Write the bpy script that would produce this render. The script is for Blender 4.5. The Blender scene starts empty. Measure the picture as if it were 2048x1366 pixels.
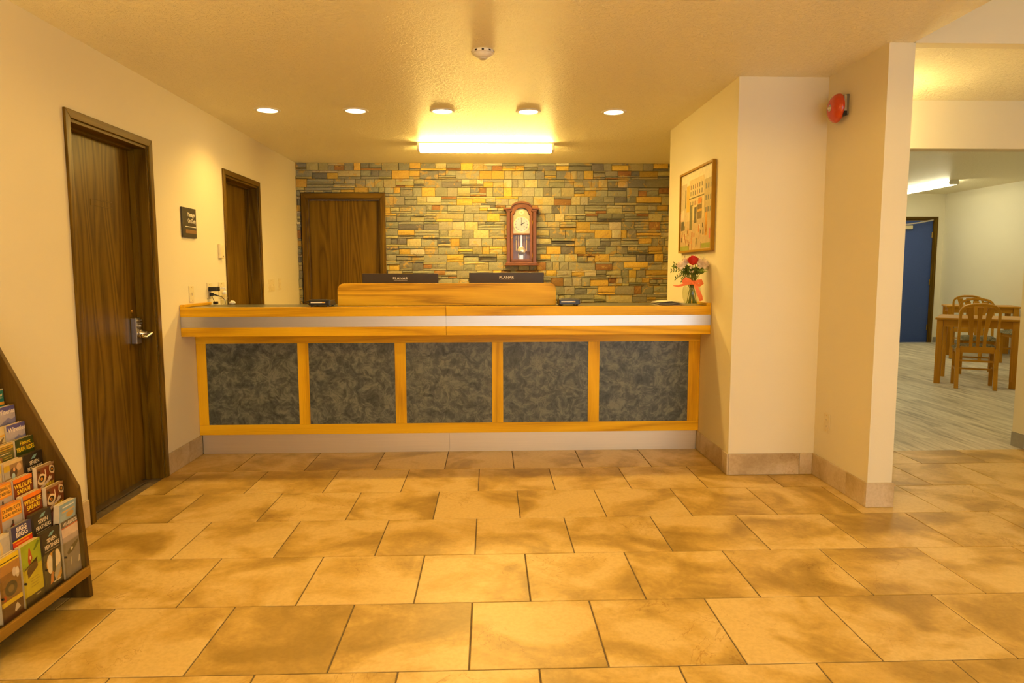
import bpy, bmesh, math, random
from mathutils import Vector, Matrix

SC = bpy.context.scene
COL = SC.collection
PI = math.pi
R = random.Random(7)

# ------------------------------------------------------------------ camera
cam_data = bpy.data.cameras.new('camera')
cam = bpy.data.objects.new('camera', cam_data)
COL.objects.link(cam)
cam_data.lens = 24.0
cam_data.sensor_width = 36.0
cam_data.clip_start = 0.02
cr = Vector((0.99946589, -0.03259303, -0.00237163))
cu = Vector((0.00562824, 0.10019234, 0.99495217))
cf = Vector((0.03219088, 0.9944341, -0.10032227))
cam.matrix_world = Matrix(((cr.x, cu.x, -cf.x, 0), (cr.y, cu.y, -cf.y, 0), (cr.z, cu.z, -cf.z, 1.28975), (0, 0, 0, 1)))
SC.camera = cam

# ------------------------------------------------------------------ world, exposure, large lights
world = bpy.data.worlds.new('world')
SC.world = world
world.use_nodes = True
world.node_tree.nodes['Background'].inputs[0].default_value = (0.75, 0.87, 1.0, 1)
world.node_tree.nodes['Background'].inputs[1].default_value = 1.0
SC.view_settings.view_transform = 'Standard'
SC.view_settings.look = 'None'
SC.view_settings.gamma = 1.0
SC.view_settings.use_curve_mapping = False
SC.view_settings.exposure = 0.0
SC.cycles.use_light_tree = False
SC.cycles.adaptive_threshold = 0.05
SC.cycles.max_bounces = 6
SC.cycles.diffuse_bounces = 5
SC.cycles.glossy_bounces = 3
SC.cycles.transmission_bounces = 4
SC.cycles.caustics_reflective = False
SC.cycles.caustics_refractive = False

WARM = (1.0, 0.63, 0.155)          # incandescent downlights and tubes as the camera records them
WARM_TUBE = (1.0, 0.66, 0.17)
DAY = (0.97, 1.0, 1.0)           # daylight through the entrance glazing
OFFICE = (1.0, 0.93, 0.60)        # greenish tubes in the breakfast room
P_UPFILL = 150.0  # power of the added uplights that fill the ceiling
P_SPOT, P_FRONT, P_DAY, P_TUBE, P_HALL, P_FAR = 36.0, 23.0, 86.0, 95.0, 52.0, 22.0

def area_light(name, loc, rot, sx, sy, power, color):
    l = bpy.data.lights.new(name, 'AREA')
    l.shape = 'RECTANGLE'; l.size = sx; l.size_y = sy; l.energy = power; l.color = color
    o = bpy.data.objects.new(name, l); COL.objects.link(o)
    o.location = loc; o.rotation_euler = rot
    return o
# daylight entering through the glazed entrance in the wall behind the camera
area_light('entrance_daylight', (2.35, -2.5, 1.24), (PI / 2, 0, 0), 5.4, 2.25, P_DAY, DAY)

# ------------------------------------------------------------------ room dimensions (metres)
XL, XR, XP, XQ, ZC = -2.069, 1.514, 2.066, 2.203, 2.464
YS, YK, Y1, Y2 = 7.511, 4.860, 4.213, 3.587
YB = -2.6            # wall with the entrance, behind the camera
YO = 4.75            # wall with the opening to the breakfast room
XF, YF, ZF = 8.2, 12.2, 2.676

# ------------------------------------------------------------------ mesh helpers
class MB:
    """collects vertices and faces; build() links them as one mesh object"""
    def __init__(s):
        s.v = []; s.f = []
    def add(s, vs, fs):
        o = len(s.v); s.v += [tuple(v) for v in vs]; s.f += [tuple(i + o for i in f) for f in fs]
        return s
    def box(s, x0, x1, y0, y1, z0, z1):
        v = [(x, y, z) for z in (z0, z1) for y in (y0, y1) for x in (x0, x1)]
        return s.add(v, [(0, 2, 3, 1), (4, 5, 7, 6), (0, 1, 5, 4), (2, 6, 7, 3), (0, 4, 6, 2), (1, 3, 7, 5)])
    def prism(s, pts, a, b, axis=2):
        """extrude a CCW polygon along an axis from a to b (pts give the two other coordinates in cyclic order)"""
        n = len(pts)
        def mk(p, w):
            if axis == 2: return (p[0], p[1], w)
            if axis == 1: return (p[1], w, p[0])
            return (w, p[0], p[1])
        v = [mk(p, a) for p in pts] + [mk(p, b) for p in pts]
        f = [tuple(range(n - 1, -1, -1)), tuple(range(n, 2 * n))]
        f += [(i, (i + 1) % n, n + (i + 1) % n, n + i) for i in range(n)]
        return s.add(v, f)
    def poly(s, pts, z=0.0):
        return s.add([(x, y, z) for x, y in pts], [tuple(range(len(pts)))])
    def rect(s, x0, x1, y0, y1, z=0.0):
        return s.poly([(x0, y0), (x1, y0), (x1, y1), (x0, y1)], z)
    def disc(s, cx, cy, z, rx, ry=None, n=24):
        ry = ry or rx
        return s.poly([(cx + rx * math.cos(2 * PI * i / n), cy + ry * math.sin(2 * PI * i / n)) for i in range(n)], z)
    def ring(s, cx, cy, z, r0, r1, n=32):
        v = []; f = []
        for i in range(n):
            a = 2 * PI * i / n
            v += [(cx + r0 * math.cos(a), cy + r0 * math.sin(a), z), (cx + r1 * math.cos(a), cy + r1 * math.sin(a), z)]
            j = (i + 1) % n
            f.append((2 * i, 2 * i + 1, 2 * j + 1, 2 * j))
        return s.add(v, f)
    def lathe(s, prof, n=24, c=(0, 0, 0), cap=True):
        """revolve (r, z) about the local z axis"""
        v = []; f = []
        for r, z in prof:
            for i in range(n):
                a = 2 * PI * i / n
                v.append((c[0] + r * math.cos(a), c[1] + r * math.sin(a), c[2] + z))
        for k in range(len(prof) - 1):
            for i in range(n):
                j = (i + 1) % n
                f.append((k * n + i, k * n + j, (k + 1) * n + j, (k + 1) * n + i))
        if cap:
            if prof[0][0] > 1e-6: f.append(tuple(range(n - 1, -1, -1)))
            if prof[-1][0] > 1e-6: f.append(tuple((len(prof) - 1) * n + i for i in range(n)))
        return s.add(v, f)
    def tube(s, path, r, n=8, caps=True, flat=None):
        """sweep a round (or w x h rectangular) section along a path"""
        P = [Vector(p) for p in path]; m = len(P)
        rs = r if isinstance(r, (list, tuple)) else [r] * m
        t0 = (P[1] - P[0]).normalized()
        up = Vector((0, 0, 1)) if abs(t0.z) < 0.9 else Vector((0, 1, 0))
        side = t0.cross(up).normalized()
        v = []; f = []
        for k in range(m):
            t = (P[min(k + 1, m - 1)] - P[max(k - 1, 0)]).normalized()
            side = (side - t * side.dot(t)).normalized()
            nrm = side.cross(t)
            for i in range(n):
                if flat:
                    q = ((1, 1), (-1, 1), (-1, -1), (1, -1))[i]
                    v.append(P[k] + side * q[0] * flat[0] / 2 + nrm * q[1] * flat[1] / 2)
                else:
                    a = 2 * PI * i / n
                    v.append(P[k] + (side * math.cos(a) + nrm * math.sin(a)) * rs[k])
        for k in range(m - 1):
            for i in range(n):
                j = (i + 1) % n
                f.append((k * n + i, k * n + j, (k + 1) * n + j, (k + 1) * n + i))
        if caps:
            f.append(tuple(range(n - 1, -1, -1))); f.append(tuple((m - 1) * n + i for i in range(n)))
        return s.add(v, f)
    def bar(s, path, w, h):
        return s.tube(path, 0, 4, True, (w, h))
    def ball(s, c, rx, ry=None, rz=None, n=12, m=8):
        ry = ry or rx; rz = rz or rx
        v = []; f = []
        for k in range(1, m):
            th = PI * k / m
            for i in range(n):
                a = 2 * PI * i / n
                v.append((c[0] + rx * math.sin(th) * math.cos(a), c[1] + ry * math.sin(th) * math.sin(a), c[2] + rz * math.cos(th)))
        t = len(v); v += [(c[0], c[1], c[2] + rz), (c[0], c[1], c[2] - rz)]
        for k in range(m - 2):
            for i in range(n):
                j = (i + 1) % n
                f.append((k * n + i, (k + 1) * n + i, (k + 1) * n + j, k * n + j))
        for i in range(n):
            j = (i + 1) % n
            f.append((t, i, j)); f.append((t + 1, (m - 2) * n + j, (m - 2) * n + i))
        return s.add(v, f)
    def mesh(s, name, mat=None, smooth=False, bevel=0, seg=2, fix=True):
        me = bpy.data.meshes.new(name)
        me.from_pydata([tuple(v) for v in s.v], [], s.f)
        if fix or bevel:
            bm = bmesh.new(); bm.from_mesh(me)
            if fix: bmesh.ops.recalc_face_normals(bm, faces=bm.faces)
            if bevel:
                es = [e for e in bm.edges if len(e.link_faces) == 2 and e.calc_face_angle(0) > 0.6]
                bmesh.ops.bevel(bm, geom=es, offset=bevel, segments=seg, affect='EDGES', profile=0.6, clamp_overlap=True)
            bm.to_mesh(me); bm.free()
        if mat: me.materials.append(mat)
        if smooth:
            me.polygons.foreach_set('use_smooth', [True] * len(me.polygons))
            try: me.set_sharp_from_angle(angle=0.7)
            except Exception: pass
        me.update()
        return me
    def build(s, name, mat, parent=None, smooth=False, bevel=0, seg=2, fix=True):
        o = bpy.data.objects.new(name, s.mesh(name, mat, smooth, bevel, seg, fix))
        COL.objects.link(o)
        if parent: o.parent = parent
        return o

def tag(o, label=None, cat=None, group=None, kind=None):
    if label: o['label'] = label
    if cat: o['category'] = cat
    if group: o['group'] = group
    if kind: o['kind'] = kind
    return o

def frame(u, v, n, loc):
    return Matrix(((u[0], v[0], n[0], loc[0]), (u[1], v[1], n[1], loc[1]), (u[2], v[2], n[2], loc[2]), (0, 0, 0, 1)))
def on_left(y, z, x=XL):   return frame((0, 1, 0), (0, 0, 1), (1, 0, 0), (x, y, z))      # seen from the room: u = +Y
def on_right(y, z, x=XR):  return frame((0, -1, 0), (0, 0, 1), (-1, 0, 0), (x, y, z))    # faces -X: u = -Y
def on_back(x, z, y=YS):   return frame((1, 0, 0), (0, 0, 1), (0, -1, 0), (x, y, z))     # faces the camera
def on_ceil(x, y, z=ZC):   return frame((1, 0, 0), (0, -1, 0), (0, 0, -1), (x, y, z))    # n points down
def at(x, y, z=0.0, rz=0.0): return Matrix.Translation((x, y, z)) @ Matrix.Rotation(rz, 4, 'Z')

def thing(name, label, cat, M, group=None, kind=None):
    o = bpy.data.objects.new(name, None); COL.objects.link(o)
    o.empty_display_size = 0.05
    o.matrix_world = M
    return tag(o, label, cat, group, kind)

def copy_tree(o, M=None, label=None, parent=None):
    c = o.copy(); COL.objects.link(c); c.parent = parent
    if M is not None: c.matrix_world = M
    if label: c['label'] = label
    for ch in list(o.children): copy_tree(ch, None, None, c)
    return c

TEXTS = []
def text(body, size, mat, parent, x=0, y=0, z=0.0006, sx=1.0, bold=0.0, align='CENTER', name='lettering', shear=0.0, rot=0.0):
    cu_ = bpy.data.curves.new(name, 'FONT')
    cu_.body = body; cu_.size = size; cu_.align_x = align; cu_.align_y = 'CENTER'
    cu_.offset = bold * size; cu_.extrude = 0.0002; cu_.shear = shear; cu_.resolution_u = 3
    cu_.materials.append(mat)
    o = bpy.data.objects.new(name, cu_); COL.objects.link(o)
    o.parent = parent; o.location = (x, y, z); o.scale = (sx, 1, 1); o.rotation_euler = (0, 0, rot)
    TEXTS.append(o)
    return o

# ------------------------------------------------------------------ materials
def srgb(r, g, b):
    f = lambda c: (c / 255 / 12.92) if c / 255 <= 0.04045 else ((c / 255 + 0.055) / 1.055) ** 2.4
    return (f(r), f(g), f(b), 1)
def new_mat(name):
    m = bpy.data.materials.new(name); m.use_nodes = True
    nt = m.node_tree
    return m, nt, nt.nodes['Principled BSDF']
def node(nt, t, **kw):
    n = nt.nodes.new(t)
    for k, v in kw.items():
        if k in n.inputs: n.inputs[k].default_value = v
        else: setattr(n, k, v)
    return n
def ramp(nt, src, stops, interp='LINEAR'):
    n = nt.nodes.new('ShaderNodeValToRGB')
    n.color_ramp.interpolation = interp
    e = n.color_ramp.elements
    while len(e) < len(stops): e.new(0.5)
    for el, (p, c) in zip(e, stops):
        el.position = p; el.color = c if len(c) == 4 else (*c, 1)
    nt.links.new(src, n.inputs[0])
    return n
def mix(nt, fac, a, b, blend='MIX'):
    n = nt.nodes.new('ShaderNodeMix'); n.data_type = 'RGBA'; n.blend_type = blend
    for s, i in ((fac, 0), (a, 6), (b, 7)):
        if isinstance(s, (int, float)): n.inputs[i].default_value = s
        elif isinstance(s, tuple): n.inputs[i].default_value = s if len(s) == 4 else (*s, 1)
        else: nt.links.new(s, n.inputs[i])
    return n.outputs[2]
def bump(nt, b, h, strength, dist=0.01):
    n = node(nt, 'ShaderNodeBump', Strength=strength, Distance=dist)
    nt.links.new(h, n.inputs['Height']); nt.links.new(n.outputs[0], b.inputs['Normal'])
def coords(nt, scale, kind='Object', rnd=0.0):
    tc = nt.nodes.new('ShaderNodeTexCoord')
    mp = nt.nodes.new('ShaderNodeMapping'); mp.inputs['Scale'].default_value = scale
    if kind == 'World':
        g = nt.nodes.new('ShaderNodeNewGeometry'); src = g.outputs['Position']
    else: src = tc.outputs[kind]
    if rnd:
        oi = nt.nodes.new('ShaderNodeObjectInfo')
        ml = node(nt, 'ShaderNodeMath', operation='MULTIPLY'); ml.inputs[1].default_value = rnd
        nt.links.new(oi.outputs['Random'], ml.inputs[0])
        ad = node(nt, 'ShaderNodeVectorMath', operation='ADD')
        nt.links.new(src, ad.inputs[0]); nt.links.new(ml.outputs[0], ad.inputs[1]); src = ad.outputs[0]
    nt.links.new(src, mp.inputs['Vector'])
    return mp.outputs[0]
def noise(nt, vec, scale, detail=4, rough=0.55, dist=0.0):
    n = node(nt, 'ShaderNodeTexNoise', Scale=scale, Detail=detail, Roughness=rough, Distortion=dist)
    nt.links.new(vec, n.inputs['Vector'])
    return n.outputs[0]

def plain(name, c, rough=0.5, metal=0.0, spec=0.5, var=0.0, emit=None, es=1.0, coat=0.0):
    m, nt, b = new_mat(name)
    c = c if len(c) == 4 else (*c, 1)
    b.inputs['Base Color'].default_value = c
    b.inputs['Roughness'].default_value = rough; b.inputs['Metallic'].default_value = metal
    b.inputs['Specular IOR Level'].default_value = spec
    b.inputs['Coat Weight'].default_value = coat
    v = coords(nt, (1, 1, 1))
    n = noise(nt, v, 35, 3)
    k = 0.06 + var
    lo = tuple(x * (1 - k) for x in c[:3]); hi = tuple(min(1, x * (1 + k)) for x in c[:3])
    r = ramp(nt, n, [(0.3, lo), (0.7, hi)])
    nt.links.new(r.outputs[0], b.inputs['Base Color'])
    if emit:
        b.inputs['Emission Color'].default_value = (*emit[:3], 1); b.inputs['Emission Strength'].default_value = es
    return m

def wall_mat(name, c, bs=0.12):
    m, nt, b = new_mat(name)
    v = coords(nt, (1, 1, 1), 'World')
    r = ramp(nt, noise(nt, v, 1.2, 3), [(0.3, tuple(x * 0.97 for x in c)), (0.7, c)])
    nt.links.new(r.outputs[0], b.inputs['Base Color'])
    b.inputs['Roughness'].default_value = 0.55; b.inputs['Specular IOR Level'].default_value = 0.3
    bump(nt, b, noise(nt, v, 140, 4), bs, 0.003)
    return m

def ceiling_mat(name, c):
    m, nt, b = new_mat(name)
    v = coords(nt, (1, 1, 1), 'World')
    b.inputs['Base Color'].default_value = (*c, 1)
    b.inputs['Roughness'].default_value = 0.42; b.inputs['Specular IOR Level'].default_value = 0.4
    n1 = noise(nt, v, 42, 5, 0.6, 0.8)
    st = ramp(nt, n1, [(0.42, (0, 0, 0)), (0.56, (1, 1, 1))])
    n2 = noise(nt, v, 190, 3)
    s = node(nt, 'ShaderNodeMath', operation='MULTIPLY_ADD'); s.inputs[1].default_value = 0.25
    nt.links.new(n2, s.inputs[0]); nt.links.new(st.outputs[0], s.inputs[2])
    bump(nt, b, s.outputs[0], 0.6, 0.009)
    return m

def wood(name, axis, dark, mid, light, rough=0.35, scale=1.0, figure=6.0, contrast=1.0, coat=0.0, rnd=13.0):
    """grain along the given axis; cathedral figure from stretched, distorted rings plus fine pores"""
    m, nt, b = new_mat(name)
    sc = [6.0 * scale] * 3; sc[axis] = 0.5 * scale
    v = coords(nt, tuple(sc), 'Object', rnd)
    n1 = noise(nt, v, 0.55, 2, 0.4, 0.25)
    fr = node(nt, 'ShaderNodeMath', operation='MULTIPLY'); fr.inputs[1].default_value = figure
    nt.links.new(n1, fr.inputs[0])
    pp = node(nt, 'ShaderNodeMath', operation='PINGPONG'); pp.inputs[1].default_value = 0.5
    nt.links.new(fr.outputs[0], pp.inputs[0])
    sc2 = [160.0] * 3; sc2[axis] = 5.0
    v2 = coords(nt, tuple(sc2), 'Object', rnd)
    n2 = noise(nt, v2, 1.0, 3, 0.6)
    sm = node(nt, 'ShaderNodeMath', operation='MULTIPLY_ADD'); sm.inputs[1].default_value = 0.55
    nt.links.new(n2, sm.inputs[0]); nt.links.new(pp.outputs[0], sm.inputs[2])
    h = 0.5 / contrast
    r = ramp(nt, sm.outputs[0], [(max(0, 0.5 - h), dark), (0.5, mid), (min(1, 0.5 + h), light)])
    nt.links.new(r.outputs[0], b.inputs['Base Color'])
    b.inputs['Roughness'].default_value = rough; b.inputs['Coat Weight'].default_value = coat
    b.inputs['Specular IOR Level'].default_value = 0.16
    b.inputs['Coat Roughness'].default_value = 0.25
    bump(nt, b, n2, 0.08, 0.002)
    return m

def tile_mat(name, light, mid, stain):
    m, nt, b = new_mat(name)
    v = coords(nt, (1, 1, 1), 'Object', 31.0)
    n1 = noise(nt, v, 2.3, 4, 0.5, 0.9)
    n2 = noise(nt, v, 9.0, 6, 0.65, 0.4)
    n3 = noise(nt, v, 60.0, 4, 0.6)
    ad = node(nt, 'ShaderNodeMath', operation='MULTIPLY_ADD'); ad.inputs[1].default_value = 0.30
    nt.links.new(n2, ad.inputs[0]); nt.links.new(n1, ad.inputs[2])
    r = ramp(nt, ad.outputs[0], [(0.57, light), (0.67, mid), (0.74, tuple(0.5 * (a + c) for a, c in zip(mid, stain))), (0.87, stain)])
    r3 = ramp(nt, n3, [(0.35, (0.90, 0.88, 0.84)), (0.6, (1, 1, 1))])
    c = mix(nt, 1.0, r.outputs[0], r3.outputs[0], 'MULTIPLY')
    # thin dark veins
    n4 = noise(nt, v, 3.1, 5, 0.6, 1.4)
    sb = node(nt, 'ShaderNodeMath', operation='SUBTRACT'); sb.inputs[1].default_value = 0.5
    ab = node(nt, 'ShaderNodeMath', operation='ABSOLUTE')
    nt.links.new(n4, sb.inputs[0]); nt.links.new(sb.outputs[0], ab.inputs[0])
    vein = ramp(nt, ab.outputs[0], [(0.0, (0.72, 0.60, 0.42)), (0.006, (1, 1, 1))])
    gate = ramp(nt, noise(nt, v, 1.7, 2), [(0.52, (0, 0, 0)), (0.62, (1, 1, 1))])
    c = mix(nt, gate.outputs[0], c, mix(nt, 1.0, c, vein.outputs[0], 'MULTIPLY'))
    nt.links.new(c, b.inputs['Base Color'])
    b.inputs['Roughness'].default_value = 0.38; b.inputs['Specular IOR Level'].default_value = 0.4
    bump(nt, b, n2, 0.12, 0.003)
    return m

def stone_mat(name):
    m, nt, b = new_mat(name)
    at_ = node(nt, 'ShaderNodeAttribute', attribute_name='tint')
    v = coords(nt, (1, 1, 1), 'World')
    n1 = noise(nt, v, 9, 5, 0.6, 0.8)
    n2 = noise(nt, v, 80, 5, 0.7)
    n3 = noise(nt, v, 14, 4, 0.6, 1.2)
    stain = ramp(nt, n1, [(0.575, (0, 0, 0)), (0.61, (0.75, 0.75, 0.75))])
    c = mix(nt, stain.outputs[0], at_.outputs['Color'], (0.50, 0.33, 0.085))
    rust = ramp(nt, n3, [(0.66, (0, 0, 0)), (0.70, (0.8, 0.8, 0.8))])
    c = mix(nt, rust.outputs[0], c, (0.20, 0.095, 0.03))
    sh = ramp(nt, n2, [(0.3, (0.80, 0.80, 0.80)), (0.65, (1.08, 1.08, 1.08))])
    c = mix(nt, 1.0, c, sh.outputs[0], 'MULTIPLY')
    nt.links.new(c, b.inputs['Base Color'])
    b.inputs['Roughness'].default_value = 0.6; b.inputs['Specular IOR Level'].default_value = 0.35
    bump(nt, b, n2, 0.5, 0.006)
    return m

def laminate_mat(name):
    """dark grey laminate with overlapping brushed, leaf-like swirls"""
    m, nt, b = new_mat(name)
    v = coords(nt, (1, 1, 1), 'World')
    wn = node(nt, 'ShaderNodeTexNoise', Scale=7.0, Detail=3.0)
    nt.links.new(v, wn.inputs['Vector'])
    ad = node(nt, 'ShaderNodeVectorMath', operation='MULTIPLY_ADD'); ad.inputs[1].default_value = (0.16, 0.16, 0.16)
    nt.links.new(wn.outputs['Color'], ad.inputs[0]); nt.links.new(v, ad.inputs[2])
    n1 = noise(nt, ad.outputs[0], 6.5, 3, 0.5, 2.4)
    n2 = noise(nt, ad.outputs[0], 15, 4, 0.6, 3.4)
    vo = node(nt, 'ShaderNodeTexVoronoi', Scale=19.0, feature='F1'); nt.links.new(ad.outputs[0], vo.inputs['Vector'])
    s1 = node(nt, 'ShaderNodeMath', operation='ADD')
    nt.links.new(n1, s1.inputs[0]); nt.links.new(n2, s1.inputs[1])
    s2 = node(nt, 'ShaderNodeMath', operation='MULTIPLY_ADD'); s2.inputs[1].default_value = 0.30
    nt.links.new(vo.outputs['Distance'], s2.inputs[0]); nt.links.new(s1.outputs[0], s2.inputs[2])
    hf = node(nt, 'ShaderNodeMath', operation='MULTIPLY'); hf.inputs[1].default_value = 0.5
    nt.links.new(s2.outputs[0], hf.inputs[0])
    r = ramp(nt, hf.outputs[0], [(0.40, srgb(46, 52, 51)), (0.55, srgb(76, 82, 77)), (0.70, srgb(116, 119, 107))])
    nt.links.new(r.outputs[0], b.inputs['Base Color'])
    b.inputs['Roughness'].default_value = 0.45
    return m

def metal_mat(name, c, rough, axis=0):
    m, nt, b = new_mat(name)
    sc = [400.0] * 3; sc[axis] = 3.0
    v = coords(nt, tuple(sc), 'World')
    n = noise(nt, v, 1.0, 3)
    r = ramp(nt, n, [(0.3, tuple(x * 0.93 for x in c)), (0.7, c)])
    nt.links.new(r.outputs[0], b.inputs['Base Color'])
    b.inputs['Metallic'].default_value = 1.0; b.inputs['Roughness'].default_value = rough
    b.inputs['Anisotropic'].default_value = 0.3
    bump(nt, b, n, 0.03, 0.001)
    return m

def plank_mat(name):
    m, nt, b = new_mat(name)
    v = coords(nt, (9, 0.8, 1), 'Object', 17.0)
    n = noise(nt, v, 2.2, 5, 0.6, 0.5)
    r = ramp(nt, n, [(0.30, srgb(150, 140, 122)), (0.48, srgb(204, 194, 174)), (0.72, srgb(232, 224, 206))])
    oi = nt.nodes.new('ShaderNodeObjectInfo')
    t = ramp(nt, oi.outputs['Random'], [(0, (0.86, 0.86, 0.86)), (1, (1.08, 1.08, 1.08))])
    c = mix(nt, 1.0, r.outputs[0], t.outputs[0], 'MULTIPLY')
    nt.links.new(c, b.inputs['Base Color'])
    b.inputs['Roughness'].default_value = 0.5
    return m

def glass_mat(name, tint=(1, 1, 1), rough=0.0, edge=0.5):
    m, nt, b = new_mat(name)
    nt.nodes.remove(b)
    out = nt.nodes['Material Output']
    tr = node(nt, 'ShaderNodeBsdfTransparent', Color=(*tint, 1))
    gl = node(nt, 'ShaderNodeBsdfGlossy', Roughness=rough)
    lw = node(nt, 'ShaderNodeLayerWeight', Blend=0.5)
    fr = ramp(nt, lw.outputs['Facing'], [(0.0, (0.03, 0.03, 0.03)), (0.75, (0.06, 0.06, 0.06)), (1.0, (edge, edge, edge))])
    mx = nt.nodes.new('ShaderNodeMixShader')
    nt.links.new(fr.outputs[0], mx.inputs[0]); nt.links.new(tr.outputs[0], mx.inputs[1]); nt.links.new(gl.outputs[0], mx.inputs[2])
    nt.links.new(mx.outputs[0], out.inputs['Surface'])
    return m

WALL_C = (0.755, 0.68, 0.49)
m_wall = wall_mat('cream_wall_paint', WALL_C)
m_wall_far = wall_mat('breakfast_room_paint', (0.80, 0.76, 0.62))
m_ceil = ceiling_mat('knockdown_ceiling', (0.95, 0.87, 0.62))
m_tile = tile_mat('beige_floor_tile', (0.70, 0.505, 0.195), (0.58, 0.385, 0.10), (0.34, 0.21, 0.036))
m_base = tile_mat('beige_base_tile', (0.62, 0.50, 0.33), (0.52, 0.40, 0.23), (0.38, 0.27, 0.13))
m_grout = plain('dark_grout', (0.16, 0.12, 0.075), 0.9, spec=0.1, var=0.15)
OAK_D, OAK_M, OAK_L = (0.50, 0.245, 0.010), (0.79, 0.445, 0.013), (0.89, 0.53, 0.020)
m_oak_x = wood('golden_oak_x', 0, OAK_D, OAK_M, OAK_L, figure=8, contrast=1.4)
m_oak_z = wood('golden_oak_z', 2, OAK_D, OAK_M, OAK_L, figure=6, contrast=1.4)
m_oak_y = wood('golden_oak_y', 1, OAK_D, OAK_M, OAK_L, figure=5, contrast=1.4)
m_oak_fig = wood('figured_oak', 0, (0.44, 0.20, 0.010), (0.84, 0.46, 0.022), (0.94, 0.56, 0.035), scale=1.15, figure=13, contrast=1.6)
WAL_D, WAL_M, WAL_L = (0.060, 0.030, 0.002), (0.125, 0.067, 0.004), (0.175, 0.100, 0.008)
m_wal_z = wood('brown_door_veneer', 2, WAL_D, WAL_M, WAL_L, rough=0.32, figure=8, scale=0.9, coat=0.1)
m_wal_y = wood('brown_veneer', 1, WAL_D, WAL_M, WAL_L, rough=0.34, figure=15, scale=1.3, contrast=1.35)
m_wal_x = wood('brown_trim_x', 0, WAL_D, WAL_M, WAL_L, rough=0.4, figure=5, contrast=1.6)
RK_D, RK_M, RK_L = (0.035, 0.017, 0.002), (0.085, 0.043, 0.005), (0.15, 0.08, 0.012)
m_rack_z = wood('rack_oak_z', 2, RK_D, RK_M, RK_L, rough=0.5, figure=6)
m_rack_y = wood('rack_oak_y', 1, RK_D, RK_M, RK_L, rough=0.5, figure=6)
m_rack_edge = wood('rack_edge', 1, (0.15, 0.075, 0.008), (0.24, 0.125, 0.014), (0.31, 0.17, 0.025), rough=0.5, figure=3)
m_clk = wood('cherry_clock_wood', 1, (0.075, 0.022, 0.004), (0.155, 0.050, 0.008), (0.21, 0.072, 0.012), rough=0.3, figure=4, coat=0.4)
m_clk_x = wood('cherry_clock_wood_x', 0, (0.075, 0.022, 0.004), (0.155, 0.050, 0.008), (0.21, 0.072, 0.012), rough=0.3, figure=4, coat=0.4)
CH = ((0.36, 0.155, 0.012), (0.53, 0.255, 0.020), (0.62, 0.32, 0.035))
m_ch_z = wood('dining_wood_z', 2, *CH, rough=0.35, figure=4)
m_ch_x = wood('dining_wood_x', 0, *CH, rough=0.35, figure=4)
m_slate = plain('slate_laminate', srgb(84, 84, 70), 0.28, var=0.2)
m_panel = laminate_mat('swirl_laminate')
m_alu = metal_mat('brushed_aluminium', (0.60, 0.585, 0.57), 0.38)
m_kick = metal_mat('kick_aluminium', (0.80, 0.69, 0.50), 0.5)
m_steel = plain('satin_steel', (0.55, 0.52, 0.47), 0.3, 1.0)
m_brass = plain('brass', (0.85, 0.58, 0.18), 0.25, 1.0)
m_stone = stone_mat('ledger_stone')
m_black = plain('black_plastic', srgb(26, 22, 20), 0.35)
m_dgrey = plain('dark_grey_plastic', srgb(58, 52, 48), 0.4)
m_screen = plain('monitor_back_plastic', srgb(52, 38, 26), 0.45)
m_white = plain('white_plastic', (0.80, 0.77, 0.70), 0.4)
m_ivory = plain('ivory_plastic', (0.72, 0.62, 0.38), 0.4)
m_print_w = plain('white_print', (0.85, 0.80, 0.70), 0.5)
m_plank = plank_mat('grey_vinyl_plank')
m_vbase = plain('grey_vinyl_base', srgb(150, 146, 134), 0.5)
m_blue = plain('blue_door_paint', srgb(52, 78, 146), 0.42)
m_glass = glass_mat('clear_glass')
m_acryl = glass_mat('clear_acrylic', (0.97, 0.97, 0.95), 0.02)
m_paper = plain('paper_edges', srgb(214, 196, 160), 0.7)
_cache = {}
def ink(r, g, b):
    k = (r, g, b)
    if k not in _cache: _cache[k] = plain('ink_%d_%d_%d' % k, srgb(r, g, b), 0.35, var=0.04)
    return _cache[k]
def glow(name, c, s):
    m, nt, b = new_mat(name)
    b.inputs['Base Color'].default_value = (*c, 1)
    b.inputs['Emission Color'].default_value = (*c, 1); b.inputs['Emission Strength'].default_value = s
    return m
m_lamp = glow('downlight_lens', (1.0, 0.80, 0.50), 14.0)
m_lamp.cycles.emission_sampling = 'NONE'     # the beam lamp below it lights the room
m_tube = glow('warm_tube_lens', WARM_TUBE, P_TUBE)
m_far = glow('office_tube_lens', (1.0, 0.92, 0.60), P_FAR)

# ================================================================== THE SETTING
def struct(name, mb, mat, label, cat, parent=None, bevel=0):
    o = mb.build(name, mat, parent, bevel=bevel)
    return tag(o, label, cat, kind='structure')

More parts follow.
